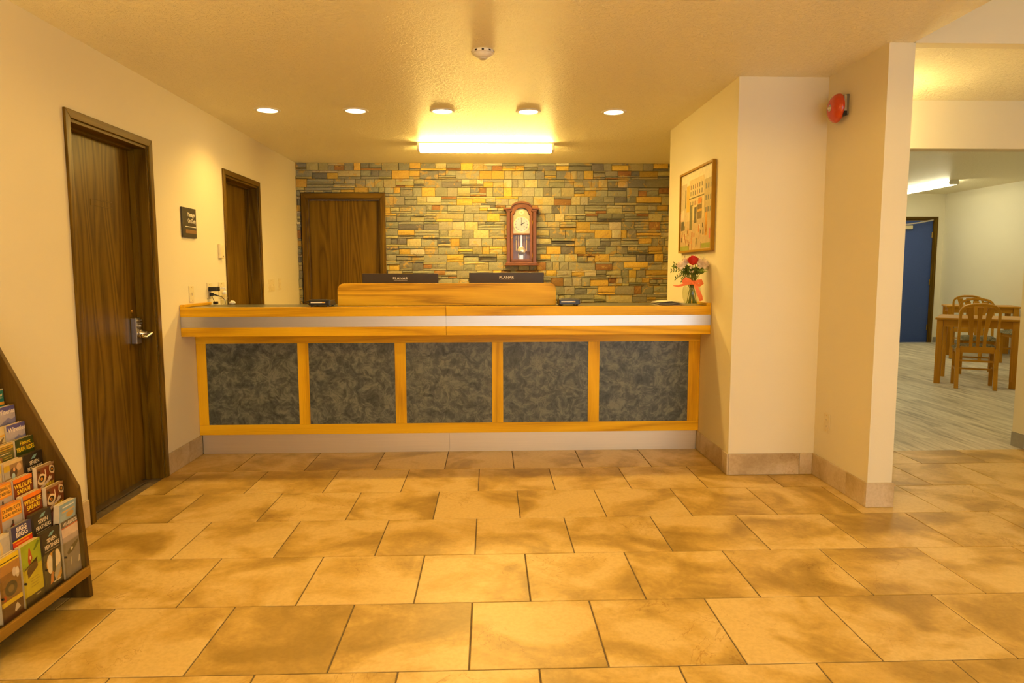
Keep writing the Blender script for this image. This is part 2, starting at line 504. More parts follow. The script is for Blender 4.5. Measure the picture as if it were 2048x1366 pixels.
# ---- tiled lobby floor: grout bed with every tile its own piece
T = 0.46; GR = 0.0028; TY0 = 2.1127; PH = (-1.4549, -1.2252)
floor = struct('floor', MB().box(XL - 0.3, 5.35, YB - 0.15, YO, -0.06, -0.003).box(XL - 0.3, 2.3, YO, 7.70, -0.06, -0.003), m_grout, 'beige stone-look tiled lobby floor laid in running bond', 'floor')
STRIPS = [(XL, XR, YK + 0.012), (XR, XP, Y1), (XP, XQ, Y2), (XQ, 5.2, YO)]
full_tile = MB().box(GR - T / 2, T / 2 - GR, GR - T / 2, T / 2 - GR, -0.008, 0.0).mesh('tile', m_tile, bevel=0.0016, seg=1)
back_tiles = MB()
for r in range(-11, 7):
    y0, y1 = TY0 + r * T, TY0 + (r + 1) * T
    ph = PH[r % 2]
    c0 = math.floor((XL - ph) / T)
    for c in range(c0, 17):
        x0, x1 = ph + c * T, ph + (c + 1) * T
        if x0 > 5.2 or y1 < YB: continue
        segs = []
        for a, b, lim in STRIPS:
            xa, xb, yb = max(x0 + GR, a), min(x1 - GR, b), min(y1 - GR, lim)
            if xb - xa > 0.004 and yb - (y0 + GR) > 0.004: segs.append((xa, xb, yb))
        if not segs: continue
        ya = max(y0 + GR, YB)
        if r < -3:
            back_tiles.box(segs[0][0], segs[-1][1], ya, y1 - GR, -0.008, 0.0); continue
        whole = abs(segs[0][0] - x0 - GR) < 1e-6 and abs(segs[-1][1] - x1 + GR) < 1e-6 and all(abs(s[2] - y1 + GR) < 1e-6 for s in segs)
        if whole:
            o = bpy.data.objects.new('tile', full_tile); COL.objects.link(o)
            o.location = ((x0 + x1) / 2, (y0 + y1) / 2, 0); o.parent = floor
            continue
        groups = [[segs[0]]]
        for sg in segs[1:]:
            if abs(groups[-1][-1][1] - sg[0]) < 1e-6: groups[-1].append(sg)
            else: groups.append([sg])
        for g in groups:
            cx, cy = (x0 + x1) / 2, (y0 + y1) / 2
            pts = [(g[0][0], ya), (g[-1][1], ya)]
            for xa, xb, yb in reversed(g):
                for q in ((xb, yb), (xa, yb)):
                    if abs(pts[-1][0] - q[0]) > 1e-6 or abs(pts[-1][1] - q[1]) > 1e-6: pts.append(q)
            o = MB().prism([(x - cx, y - cy) for x, y in pts], -0.008, 0.0).build('tile', m_tile, floor)
            o.location = (cx, cy, 0)
tag(back_tiles.build('entrance_tiles', m_tile, floor), kind='stuff')

struct('floor_office', MB().box(XL, 2.2, 5.06, 7.53, -0.0028, 0.0), plain('office_floor', (0.66, 0.55, 0.38), 0.6), 'plain beige floor behind the reception counter', 'floor')
# ---- breakfast-room vinyl planks
floor2 = struct('floor_breakfast', MB().box(2.3, XF + 0.2, YO, YF + 0.2, -0.06, -0.004), plain('vinyl_underlay', (0.12, 0.11, 0.09), 0.8), 'grey wood-look vinyl plank floor of the breakfast room', 'floor')
PW, PLN = 0.19, 1.25
pm = {}
k = 0
x = 2.3
while x < XF - 0.01:
    w = min(PW, XF - x)
    y = YO - (k * 0.43) % PLN
    while y < YF - 0.01:
        a, b = max(y, YO), min(y + PLN, YF)
        if b - a > 0.03:
            key = (round(w, 4), round(b - a, 3))
            if key not in pm:
                pm[key] = MB().box(-w / 2 + 0.0008, w / 2 - 0.0008, -(b - a) / 2 + 0.0008, (b - a) / 2 - 0.0008, -0.006, 0.0).mesh('plank', m_plank)
            o = bpy.data.objects.new('plank', pm[key]); COL.objects.link(o)
            o.location = (x + w / 2, (a + b) / 2, 0); o.parent = floor2
        y += PLN
    x += PW; k += 1

# ---- ceilings
struct('ceiling', MB().box(XL - 0.15, 2.19, YB - 0.15, 7.70, ZC, ZC + 0.1).box(2.19, 5.2, Y2 + 0.08, YO, ZC, ZC + 0.1), m_ceil, 'low textured ceiling over the reception desk', 'ceiling')
struct('ceiling_entry', MB().box(2.12, 5.35, YB - 0.15, Y2 + 0.08, 3.2, 3.3), m_ceil, 'raised textured ceiling over the entry beside the pillar', 'ceiling')
struct('ceiling_breakfast', MB().box(2.2, XF + 0.15, YO + 0.12, YF + 0.15, ZF, ZF + 0.1), m_ceil, 'textured ceiling of the breakfast room', 'ceiling')
struct('trim_1', MB().box(XQ, 5.2, Y2, Y2 + 0.08, ZC, 3.2).box(2.12, 2.19, YB, Y2 + 0.08, ZC + 0.1, 3.2), m_wall, 'plain bulkhead beam running right from the pillar top', 'bulkhead')

# ---- walls
def wall_x(name, x0, x1, y0, y1, z1, holes, mat, label):
    """wall running along Y with door openings (ya, yb, zb)"""
    mb = MB(); y = y0
    for ya, yb, zb in holes:
        mb.box(x0, x1, y, ya, 0, z1); mb.box(x0, x1, ya, yb, zb, z1); y = yb
    mb.box(x0, x1, y, y1, 0, z1)
    return struct(name, mb, mat, label, 'wall')
D1 = (3.515, 4.300, 2.058); D2 = (5.498, 6.275, 2.062); D3 = (-1.965, -1.165, 2.095)
wall_x('wall_left', XL - 0.15, XL, YB, 7.54, ZC, [D1, D2], m_wall, 'long cream painted left wall with two brown doors')
wall_stone = struct('wall_back', MB().box(XL - 0.15, D3[0], 7.535, 7.70, 0, ZC).box(D3[1], 2.30, 7.535, 7.70, 0, ZC).box(D3[0], D3[1], 7.535, 7.70, D3[2], ZC), plain('stone_backing_mortar', (0.10, 0.075, 0.035), 0.9), 'split-face ledger stone wall behind the reception desk', 'wall')
struct('wall_right', MB().box(XR, XP, Y1, 5.79, 0, ZC), m_wall, 'cream wall block with the framed picture at the counter end', 'wall')
struct('wall_pillar', MB().box(XP, XQ, Y2, 5.79, 0, ZC), m_wall, 'narrow cream wall end like a pillar with the red bell', 'wall')
struct('wall_office', MB().box(2.203, 2.30, 5.79, YF, 0, ZF), m_wall, 'cream partition between the office and the breakfast room', 'wall')
struct('wall_opening', MB().box(XQ, 2.80, YO, YO + 0.12, 0, ZF).box(2.80, 3.885, YO, YO + 0.12, 2.14, ZF).box(3.885, XF, YO, YO + 0.12, 0, ZF), m_wall, 'cream wall and header around the breakfast room opening', 'wall')
D4 = (7.09, 8.035, 2.225)
struct('wall_far', MB().box(2.2, D4[0], YF, YF + 0.15, 0, ZF).box(D4[1], XF + 0.15, YF, YF + 0.15, 0, ZF).box(D4[0], D4[1], YF, YF + 0.15, D4[2], ZF), m_wall_far, 'far end wall of the breakfast room with the blue door', 'wall')
struct('wall_breakfast', MB().box(XF, XF + 0.15, YO + 0.12, YF, 0, ZF), m_wall_far, 'pale yellow side wall of the breakfast room behind the tables', 'wall')
struct('wall_entry', MB().box(5.2, 5.35, YB - 0.15, YO, 0, 3.2), m_wall, 'cream side wall of the entry', 'wall')
WX0, WX1, WZ0, WZ1 = -0.4, 5.1, 0.08, 2.40
struct('wall_front', MB().box(XL - 0.15, WX0, YB - 0.15, YB, 0, 3.2).box(WX1, 5.2, YB - 0.15, YB, 0, 3.2).box(WX0, WX1, YB - 0.15, YB, WZ1, 3.2).box(WX0, WX1, YB - 0.15, YB, 0, WZ0), m_wall, 'cream entrance wall behind the photographer', 'wall')
win = thing('window_1', 'glazed entrance front behind the photographer', 'window', Matrix.Translation((WX0, YB - 0.08, WZ0)), kind='structure')
for i in range(4):
    w = (WX1 - WX0) / 4
    MB().box(i * w + 0.03, (i + 1) * w - 0.03, -0.004, 0.004, 0.03, WZ1 - WZ0 - 0.03).build('pane', m_glass, win)
    MB().box(i * w - 0.03 if i else 0, i * w + 0.03, -0.03, 0.03, 0, WZ1 - WZ0).build('mullion', m_steel, win)
MB().box(0, WX1 - WX0, -0.03, 0.03, 0, 0.03).build('sill', m_steel, win)

# ---- tile baseboards (each tile a piece), 14 cm high
def baseboard(name, label, M, pieces, h=0.138, t=0.011, mat=None):
    e = thing(name, label, 'baseboard', M, kind='structure')
    for a, b in pieces:
        MB().box(a + 0.0012, b - 0.0012, 0.0015, h, 0, t).build('tile', mat or m_base, e, bevel=0.0012, seg=1)
    return e
baseboard('baseboard_left', 'beige tile baseboard between the near brown door and the counter', on_left(0, 0), [(4.347, 4.64), (4.64, 4.857)])
baseboard('baseboard_near', 'beige tile baseboard between the brochure rack and the near door', on_left(0, 0), [(2.69, 3.05), (3.05, 3.472)])
baseboard('baseboard_right', 'beige tile baseboard under the framed picture', on_right(0, 0), [(-4.857, -4.75), (-4.75, -4.30), (-4.30, -Y1 + 0.011)])
baseboard('baseboard_alcove', 'beige tile baseboard on the wall face left of the bell wall', on_back(0, 0, Y1), [(XR, XP - 0.011 - 0.083), (XP - 0.094, XP - 0.011)])
baseboard('baseboard_bell', 'beige tile baseboard along the wall below the red bell', on_right(0, 0, XP), [(-Y1, -3.79), (-3.79, -Y2)])
baseboard('baseboard_pillar', 'beige tile baseboard wrapping the pillar foot with a chipped corner', on_back(0, 0, Y2), [(XP - 0.011, XQ + 0.011)])
e = baseboard('baseboard_jamb', 'grey vinyl baseboard at the foot of the breakfast room opening', on_back(0, 0, YO), [(3.885, 5.2)], 0.105, 0.006, m_vbase)
MB().box(3.879, 3.885, 0.0015, 0.105, -0.12, 0.006).build('return', m_vbase, e)
baseboard('baseboard_breakfast', 'grey vinyl baseboard along the breakfast room side wall', on_right(0, 0, XF), [(-YF, -YO - 0.12)], 0.10, 0.006, m_vbase)
baseboard('baseboard_far', 'grey vinyl baseboard beside the blue door', on_back(0, 0, YF), [(2.4, D4[0] - 0.06), (D4[1] + 0.07, XF - 0.006)], 0.10, 0.006, m_vbase)

# ---- ledger stone: the 300 largest stones in view are pieces of their own, the rest one mesh
def stone_color():
    t = R.random()
    def j(c):
        k = R.uniform(0.80, 1.20)
        return tuple(x * k * (1 + R.uniform(-0.035, 0.035)) for x in c)
    if t < 0.48: c = j((0.285, 0.275, 0.20))
    elif t < 0.70: c = j((0.41, 0.365, 0.19))
    elif t < 0.79: c = j((0.17, 0.165, 0.155))
    elif t < 0.90: c = j((0.56, 0.38, 0.075))
    elif t < 0.95: c = j((0.28, 0.145, 0.05))
    else: c = j((0.50, 0.45, 0.31))
    g = R.uniform(0.82, 1.12)
    return tuple(x * g for x in c)
stones = []
z = 0.0
while z < ZC - 0.002:
    h = min(R.uniform(0.080, 0.094), ZC - z)
    if ZC - z - h < 0.04: h = ZC - z
    x = XL - R.uniform(0, 0.1)
    while x < 2.20:
        seg = R.uniform(0.11, 0.30); x1 = x + seg
        t = R.random()
        if t < 0.36: rows = [1.0]
        elif t < 0.80:
            q = R.choice((0.27, 0.33, 0.66, 0.73)); rows = [q, 1 - q]
        else:
            rows = R.choice(([0.25, 0.5, 0.25], [0.33, 0.33, 0.34], [0.2, 0.2, 0.6]))
        zz = z
        for q in rows:
            hh = h * q
            n = 1 if (seg < 0.17 or (q < 0.4 and R.random() < 0.75)) else R.choice((1, 2, 2, 3) if seg > 0.22 else (1, 2))
            cuts = sorted([x] + [x + seg * (i + R.uniform(-0.22, 0.22)) / n for i in range(1, n)] + [x1])
            for a, b in zip(cuts[:-1], cuts[1:]):
                stones.append((max(a, XL), min(b, 2.20), zz, zz + hh, q))
            zz += hh
        x = x1
    z += h
DX0, DX1, DZ = -2.028, -1.122, 2.15
def clip_door(s):
    a, b, c, d, q = s
    if c >= DZ or b <= DX0 or a >= DX1: return [s]
    out = []
    if a < DX0: out.append((a, DX0, c, d, q))
    if b > DX1: out.append((DX1, b, c, d, q))
    if d > DZ + 0.012: out.append((max(a, DX0), min(b, DX1), DZ, d, q))
    return out
stones = [t for s in stones for t in clip_door(s) if t[1] - t[0] > 0.008]
def stone_geo(s):
    a, b, c, d, q = s
    g = 0.0022
    a += g; b -= g; c += g; d -= g
    out = R.uniform(0.0, 0.017) + (R.uniform(0.004, 0.022) if q < 0.4 and R.random() < 0.45 else 0) + (R.uniform(0.004, 0.012) if R.random() < 0.15 else 0)
    out = min(out, 0.03)
    nx = 4 if b - a > 0.05 else 2; nz = 3 if d - c > 0.03 else 2
    tilt = R.uniform(-0.003, 0.003); tz = R.uniform(-0.002, 0.002)
    v = []; f = []
    for k in range(nz + 1):
        for i in range(nx + 1):
            u, w = i / nx, k / nz
            edge = i in (0, nx) or k in (0, nz)
            y = 7.518 - out + tilt * (u - .5) * 2 + tz * (w - .5) * 2 + (R.uniform(0.001, 0.0055) if edge else R.uniform(-0.003, 0.0015))
            jx = 0 if edge else R.uniform(-0.12, 0.12) * (b - a) / nx
            v.append((a + (b - a) * u + jx, y, c + (d - c) * w))
    W = nx + 1
    for k in range(nz):
        for i in range(nx):
            f.append((k * W + i, k * W + i + 1, (k + 1) * W + i + 1, (k + 1) * W + i))
    rim = [i for i in range(W)] + [k * W + nx for k in range(1, nz + 1)] + [nz * W + i for i in range(nx - 1, -1, -1)] + [k * W for k in range(nz - 1, 0, -1)]
    o = len(v)
    v += [(v[i][0], 7.536, v[i][2]) for i in rim]
    n = len(rim)
    f += [(rim[(i + 1) % n], rim[i], o + i, o + (i + 1) % n) for i in range(n)]
    return v, f
def tint(me, cols):
    a = me.attributes.new('tint', 'FLOAT_COLOR', 'POINT')
    a.data.foreach_set('color', [x for c in cols for x in (*c, 1)])
order = sorted(range(len(stones)), key=lambda i: -(stones[i][1] - stones[i][0]) * (stones[i][3] - stones[i][2]) * (1 if stones[i][2] > 0.94 and stones[i][1] < 2.0 else 0))
big = set(order[:300])
rest = MB(); rest_c = []
for i, s in enumerate(stones):
    v, f = stone_geo(s); c = stone_color()
    if i in big:
        cx, cz = (s[0] + s[1]) / 2, (s[2] + s[3]) / 2
        mb = MB().add([(p[0] - cx, p[1] - 7.52, p[2] - cz) for p in v], f)
        me = mb.mesh('stone', m_stone, fix=False); tint(me, [c] * len(v))
        o = bpy.data.objects.new('stone', me); COL.objects.link(o); o.location = (cx, 7.52, cz); o.parent = wall_stone
    else:
        rest.add(v, f); rest_c += [c] * len(v)
me = rest.mesh('small_stones', m_stone, fix=False); tint(me, rest_c)
o = bpy.data.objects.new('small_stones', me); COL.objects.link(o); o.parent = wall_stone; tag(o, kind='stuff')

# ---- doors
def flat_frame(mb, a, b, ztop, w, z0, z1, zb=0.0):
    """door casing in wall-local coordinates (u, v, n): two legs and a head, mitred"""
    mb[0].prism([(a - w, zb), (a, zb), (a, ztop), (a - w, ztop + w)], z0, z1)
    mb[1].prism([(b, zb), (b + w, zb), (b + w, ztop + w), (b, ztop)], z0, z1)
    mb[2].prism([(a, ztop), (b, ztop), (b + w, ztop + w), (a - w, ztop + w)], z0, z1)
def make_door(name, label, M, w, h, depth, cw, mats, panel_name='slab', zb=0.0, slab_mat=None):
    """door in wall-local coordinates, opening centred on u = 0"""
    d = thing(name, label, 'door', M, kind='structure')
    mz, mx = mats
    c = [MB(), MB(), MB()]
    flat_frame(c, -w / 2 + 0.004, w / 2 - 0.004, h - 0.004, cw, 0.0005, 0.014, zb)
    for q, m in zip(c, (mz, mz, mx)): q.build('casing', m, d, bevel=0.003)
    jb = 0.02
    MB().box(-w / 2 + 0.001, -w / 2 + jb, zb, h - 0.001, -depth - 0.03, 0.0).build('jamb', mz, d, bevel=0.0015)
    MB().box(w / 2 - jb, w / 2 - 0.001, zb, h - 0.001, -depth - 0.03, 0.0).build('jamb', mz, d, bevel=0.0015)
    MB().box(-w / 2 + jb, w / 2 - jb, h - jb, h - 0.001, -depth - 0.03, 0.0).build('head_jamb', mx, d, bevel=0.0015)
    st = 0.012      # stop strips proud of the slab
    if depth > 0.06:
        for s in (-1, 1):
            a = s * (w / 2 - jb)
            MB().box(min(a, a - s * st), max(a, a - s * st), zb, h - jb, -depth + 0.003, -depth + 0.036).build('door_stop', mz, d)
        MB().box(-w / 2 + jb + st, w / 2 - jb - st, h - jb - st, h - jb, -depth + 0.003, -depth + 0.036).build('door_stop', mx, d)
    MB().box(-w / 2 + jb + 0.002, w / 2 - jb - 0.002, zb + 0.006, h - jb - 0.003, -depth - 0.04, -depth).build(panel_name, slab_mat or mz, d, bevel=0.002)
    return d
yc = (D1[0] + D1[1]) / 2
d1 = make_door('door_1', 'dark brown wooden door with push-button lever lock beside the sign', on_left(yc, 0), D1[1] - D1[0], D1[2], 0.105, 0.042, (m_wal_y, m_wal_x))
# keypad lever lock
lk = MB().box(0.285, 0.340, 0.862, 1.022, -0.105, -0.070).build('lock', m_steel, d1, bevel=0.004)
MB().lathe([(0.026, 0), (0.026, 0.012), (0.018, 0.02), (0.013, 0.045)], 20, (0, 0, 0)).build('rosette', m_steel, lk, True).location = (0.318, 0.925, -0.070)
MB().tube([(0.318, 0.925, -0.03), (0.318, 0.925, -0.014), (0.330, 0.925, -0.006), (0.30, 0.918, -0.004), (0.262, 0.908, -0.006), (0.235, 0.914, -0.010), (0.225, 0.925, -0.014)], [0.011, 0.011, 0.011, 0.010, 0.009, 0.008, 0.006], 10).build('lever', m_steel, lk, True)
for i in range(2):
    MB().tube([(0.300, 1.005 - i * 0.016, -0.072), (0.300, 1.005 - i * 0.016, -0.055)], 0.006, 10).build('push_button', m_steel, lk, True)
    MB().tube([(0.322, 1.005 - i * 0.016, -0.072), (0.322, 1.005 - i * 0.016, -0.055)], 0.006, 10).build('push_button', m_steel, lk, True)
MB().lathe([(0.011, 0), (0.011, 0.006), (0.006, 0.016), (0, 0.016)], 14).build('key_cylinder', m_steel, lk, True).location = (0.312, 0.972, -0.071)
o = MB().lathe([(0.012, 0), (0.012, 0.003), (0.007, 0.006), (0, 0.006)], 16).build('brass_plug', m_brass, d1, True); o.location = (0.312, 1.062, -0.105)
mb = MB().box(-0.055, 0.16, 1.662, 1.665, -0.105, -0.1035).box(-0.055, 0.16, 1.695, 1.698, -0.105, -0.1035).box(-0.055, -0.052, 1.665, 1.695, -0.105, -0.1035)
mb.build('plate_outline', m_wal_y, d1)
MB().box(-0.30, 0.30, 0.004, 0.012, -0.104, -0.06).build('threshold', m_steel, d1)
yc = (D2[0] + D2[1]) / 2
make_door('door_2', 'dark brown wooden door in the left wall behind the counter end', on_left(yc, 0), D2[1] - D2[0], D2[2], 0.105, 0.042, (m_wal_y, m_wal_x))
xc = (D3[0] + D3[1]) / 2
d3 = make_door('door_3', 'brown wooden door set in the ledger stone wall', on_back(xc, 0, 7.495), D3[1] - D3[0], D3[2] - 0.001, 0.045, 0.05, (m_wal_y, m_wal_x))
ms = [MB(), MB(), MB()]
flat_frame(ms, -0.397, 0.397, D3[2] - 0.004, 0.046, -0.039, 0.0)
for q, m in zip(ms, (m_wal_y, m_wal_y, m_wal_x)): q.build('casing_base', m, d3)
xc = (D4[0] + D4[1]) / 2
d4 = make_door('door_4', 'blue door with overhead closer at the far end of the breakfast room', on_back(xc, 0, YF), D4[1] - D4[0], D4[2], 0.03, 0.05, (m_wal_y, m_wal_x), slab_mat=m_blue)
cl = MB().box(-0.28, 0.05, 2.05, 2.12, -0.03, 0.03).build('door_closer', plain('closer_metal', (0.62, 0.56, 0.40), 0.4, 0.3), d4, bevel=0.01)
MB().bar([(-0.15, 2.125, 0.01), (0.10, 2.16, 0.12), (0.42, 2.215, 0.02)], 0.022, 0.008).build('closer_arm', m_steel, cl)
MB().tube([(-0.11, 2.04, 0.0), (-0.11, 2.06, 0.0)], 0.02, 10).build('spindle_cap', m_white, cl)
for zz in (0.28, 1.1, 1.95): MB().tube([(0.436, zz - 0.05, -0.02), (0.436, zz + 0.05, -0.02)], 0.009, 8).build('hinge', m_brass, d4)

# ================================================================== LAMPS
def spot(name, loc, power, color, size, blend, parent=None, rad=0.05):
    l = bpy.data.lights.new(name, 'SPOT')
    l.energy = power; l.color = color; l.spot_size = size; l.spot_blend = blend; l.shadow_soft_size = rad
    o = bpy.data.objects.new(name, l); COL.objects.link(o); o.location = loc
    return o
def downlight(x, y, label, power, zc=ZC, cone=136, bl=0.7):
    t = thing('recessed_downlight', label, 'downlight', on_ceil(x, y, zc), 'recessed downlights in the lobby ceiling')
    MB().lathe([(0.069, 0.0), (0.069, 0.004), (0.073, 0.007), (0.088, 0.006), (0.094, 0.0)], 36, cap=False).build('trim_ring', m_white, t, True)
    MB().lathe([(0.0685, 0.0005), (0.060, 0.004), (0.03, 0.006), (0, 0.0065)], 32).build('lens', m_lamp, t, True)
    spot('downlight_beam', (x, y, zc - 0.03), power, WARM, math.radians(cone), bl)
names5 = ['glowing recessed downlight nearest the left wall in the row', 'second glowing recessed downlight from the left wall', 'middle glowing recessed downlight of the row over the counter',
          'fourth glowing recessed downlight from the left wall', 'glowing recessed downlight nearest the picture wall']
for x, n in zip((-1.600, -0.966, -0.337, 0.290, 0.919), names5): downlight(x, 5.135, n, P_SPOT)
# next row of the same fitting; row behind the photographer is added fill
for x, nx in ((-0.35, 'toward the left wall'), (0.45, 'in mid row'), (1.25, 'toward the pillar')):
    for y in (2.35, -1.3):
        downlight(x, y, 'recessed downlight %s the photographer, %s' % ('just above' if y > 0 else 'added for fill behind', nx), P_FRONT if y > 0 else P_FRONT * 2.0, cone=174, bl=0.2)

def wrap_light(name, label, M, L, lens_mat, group=None):
    """surface fluorescent fitting: u along the tube, n down"""
    t = thing(name, label, 'light fixture', M, group)
    MB().box(-L / 2, L / 2, -0.07, 0.07, 0.0005, 0.012).build('housing', m_white, t, bevel=0.002)
    prof = [(-0.066, 0.012), (0.066, 0.012), (0.073, 0.028), (0.070, 0.062), (0.058, 0.074), (-0.058, 0.074), (-0.070, 0.062), (-0.073, 0.028)]
    MB().prism(prof, -L / 2 + 0.022, L / 2 - 0.022, 0).build('lens', lens_mat, t)
    for s in (-1, 1):
        a = s * (L / 2 - 0.021)
        MB().prism([(y * 1.04, z) for y, z in prof], min(a, a + s * 0.021), max(a, a + s * 0.021), 0).build('end_cap', m_white, t, bevel=0.003)
    return t
wrap_light('fluorescent_fixture', 'long lit fluorescent wrap fixture on the ceiling before the stone wall', on_ceil(-0.027, 6.40), 1.245, m_tube)
rz = Matrix.Rotation(PI / 2, 4, 'Z')
wrap_light('fluorescent_fixture', 'lit fluorescent fixture on the breakfast room ceiling near the blue door', on_ceil(7.04, 10.95, ZF) @ rz, 1.3, m_far, 'breakfast room fluorescent fixtures')
for x, y, nx in ((4.0, 7.5, 'behind the pillar'), (5.4, 10.6, 'left of the blue door'), (7.2, 6.6, 'right of the opening')):  # extra fixtures added out of view to brighten the breakfast room
    wrap_light('fluorescent_fixture', 'added lit fluorescent fixture on the breakfast room ceiling, unseen ' + nx, on_ceil(x, y, ZF) @ rz, 1.3, m_far, 'breakfast room fluorescent fixtures')
# flush dome lamp in the passage, hidden behind the pillar
t = thing('pendant_light', 'glowing globe pendant light in the passage behind the pillar', 'light fixture', on_ceil(2.42, 4.45))
MB().lathe([(0.07, 0.0005), (0.07, 0.02), (0.02, 0.03)], 24).build('canopy', m_brass, t, True)
MB().tube([(0, 0, 0.02), (0, 0, 0.15)], 0.008, 10).build('rod', m_brass, t, True)
MB().ball((0, 0, 0.245), 0.10, n=16, m=10).build('globe', glow('globe_glass', (1.0, 0.74, 0.30), P_HALL), t, True)

# ---- added ceiling fill, shaped as floor lamps: one by the rack, one behind the photographer
for x, y, n in ((-1.84, 0.84, 'added fill uplight at the near end of the brochure rack'), (1.0, -1.2, 'added fill uplight standing behind the photographer')):
    t = thing('fill_uplight', n, 'fill light', at(x, y, 0), 'added fill uplights')
    MB().lathe([(0.14, 0.0), (0.14, 0.012), (0.05, 0.028), (0.012, 0.035)], 28).build('base', m_brass, t, True)
    MB().tube([(0, 0, 0.03), (0, 0, 1.66)], 0.011, 14).build('pole', m_brass, t, True)
    MB().lathe([(0.011, 1.655), (0.06, 1.67), (0.14, 1.72), (0.175, 1.78), (0.168, 1.78), (0.13, 1.726), (0.05, 1.682), (0.0, 1.676)], 32, cap=False).build('shade', m_white, t, True)
    l = spot('fill_uplight_beam', (x, y, 1.765), P_UPFILL, WARM, math.radians(172), 0.15)
    l.rotation_euler = (PI, 0, 0)

# ---- smoke detector
t = thing('smoke_detector', 'round white smoke detector on the ceiling before the downlights', 'detector', on_ceil(-0.029, 3.775))
MB().lathe([(0.060, 0), (0.062, 0.006), (0.062, 0.014), (0.058, 0.016)], 32).build('base', m_white, t, True)
MB().lathe([(0.056, 0.014), (0.050, 0.022), (0.034, 0.034), (0.022, 0.036)], 32).build('cover', m_white, t, True)
MB().lathe([(0.020, 0.036), (0.020, 0.042), (0.012, 0.045), (0, 0.045)], 24).build('sensor_cap', plain('detector_grey', (0.62, 0.57, 0.48), 0.5), t, True)
for i in range(10):
    a = 2 * PI * i / 10
    MB().box(-0.006, 0.006, -0.0012, 0.0012, 0.004, 0.012).build('vent_slot', m_black, t).matrix_local = Matrix.Rotation(a, 4, 'Z') @ Matrix.Translation((0, 0.0615, 0))

# ================================================================== RECEPTION COUNTER
Yf, ct = 4.62, 1.063
rc = thing('reception_counter', 'long oak reception counter with grey swirled laminate panels', 'counter', Matrix.Translation((0, 0, 0)))
XS = -0.297
g = 0.002
MB().box(XL + g, XR - g, Yf + 0.022, 5.07, ct - 0.035, ct - 0.001).build('countertop', m_slate, rc, bevel=0.002)
for a, b in ((XL + g, XS - 0.0006), (XS + 0.0006, XR - g)):
    MB().box(a, b, Yf, Yf + 0.022, 0.999, ct).build('upper_edge', m_oak_x, rc, bevel=0.004)
    MB().box(a, b, Yf + 0.006, Yf + 0.024, 0.928, 0.999).build('metal_band', m_alu, rc)
    MB().box(a, b, Yf, Yf + 0.022, 0.867, 0.928).build('lower_edge', m_oak_x, rc, bevel=0.004)
MB().box(XL + g, XR - g, Yf + 0.022, 4.87, 0.868, 0.885).build('soffit', m_oak_x, rc)
MB().box(XL + g, XR - g, 4.862, 5.05, 0.145, ct - 0.036).build('carcass', plain('particle_board', (0.35, 0.24, 0.12), 0.8), rc)
MB().box(XL + g, XR - g, 4.84, 4.861, 0.797, 0.868).build('top_rail', m_oak_x, rc)
MB().box(XL + g, XR - g, 4.84, 4.861, 0.142, 0.215).build('bottom_rail', m_oak_x, rc, bevel=0.002)
SX = [(XL + g, -2.000), (-1.361, -1.285), (-0.677, -0.600), (0.013, 0.092), (0.704, 0.784), (1.430, XR - g)]
for a, b in SX: MB().box(a, b, 4.8395, 4.861, 0.2155, 0.7965).build('stile', m_oak_z, rc, bevel=0.0015)
for (a0, a1), (b0, b1) in zip(SX[:-1], SX[1:]):
    MB().box(a1 - 0.004, b0 + 0.004, 4.847, 4.862, 0.212, 0.80).build('panel', m_panel, rc)
for a, b in ((XL + 0.012, -0.296), (-0.295, XR - 0.012)):
    MB().box(a, b, 4.862, 4.88, 0.0005, 0.145).build('kick_plate', m_kick, rc)
MB().box(XL + g, XL + 0.034, Yf + 0.002, 5.07, ct, ct + 0.018).build('end_strip', m_oak_y, rc, bevel=0.003)
MB().box(XR - 0.034, XR - g, Yf + 0.002, 5.07, ct, ct + 0.018).build('end_strip', m_oak_y, rc, bevel=0.003)
rr = 0.045; pts = [(-1.056, ct), (0.464, ct)]
for k in range(7):
    a = PI / 2 * k / 6; pts.append((0.464 - rr + rr * math.cos(a), 1.217 - rr + rr * math.sin(a)))
for k in range(7):
    a = PI / 2 + PI / 2 * k / 6; pts.append((-1.056 + rr + rr * math.cos(a), 1.217 - rr + rr * math.sin(a)))
mb = MB().prism([(z, x) for x, z in pts], 4.785, 4.805, 1)
mb.build('privacy_riser', m_oak_fig, rc, bevel=0.003)
# clerk's desk behind
MB().box(-1.9, XR - g, 5.052, 5.75, 0.71, 0.74).build('work_surface', m_slate, rc, bevel=0.003)
for x in (-1.88, -0.2, XR - 0.05): MB().box(x, x + 0.03, 5.06, 5.72, 0.0, 0.709).build('desk_support', m_oak_z, rc)

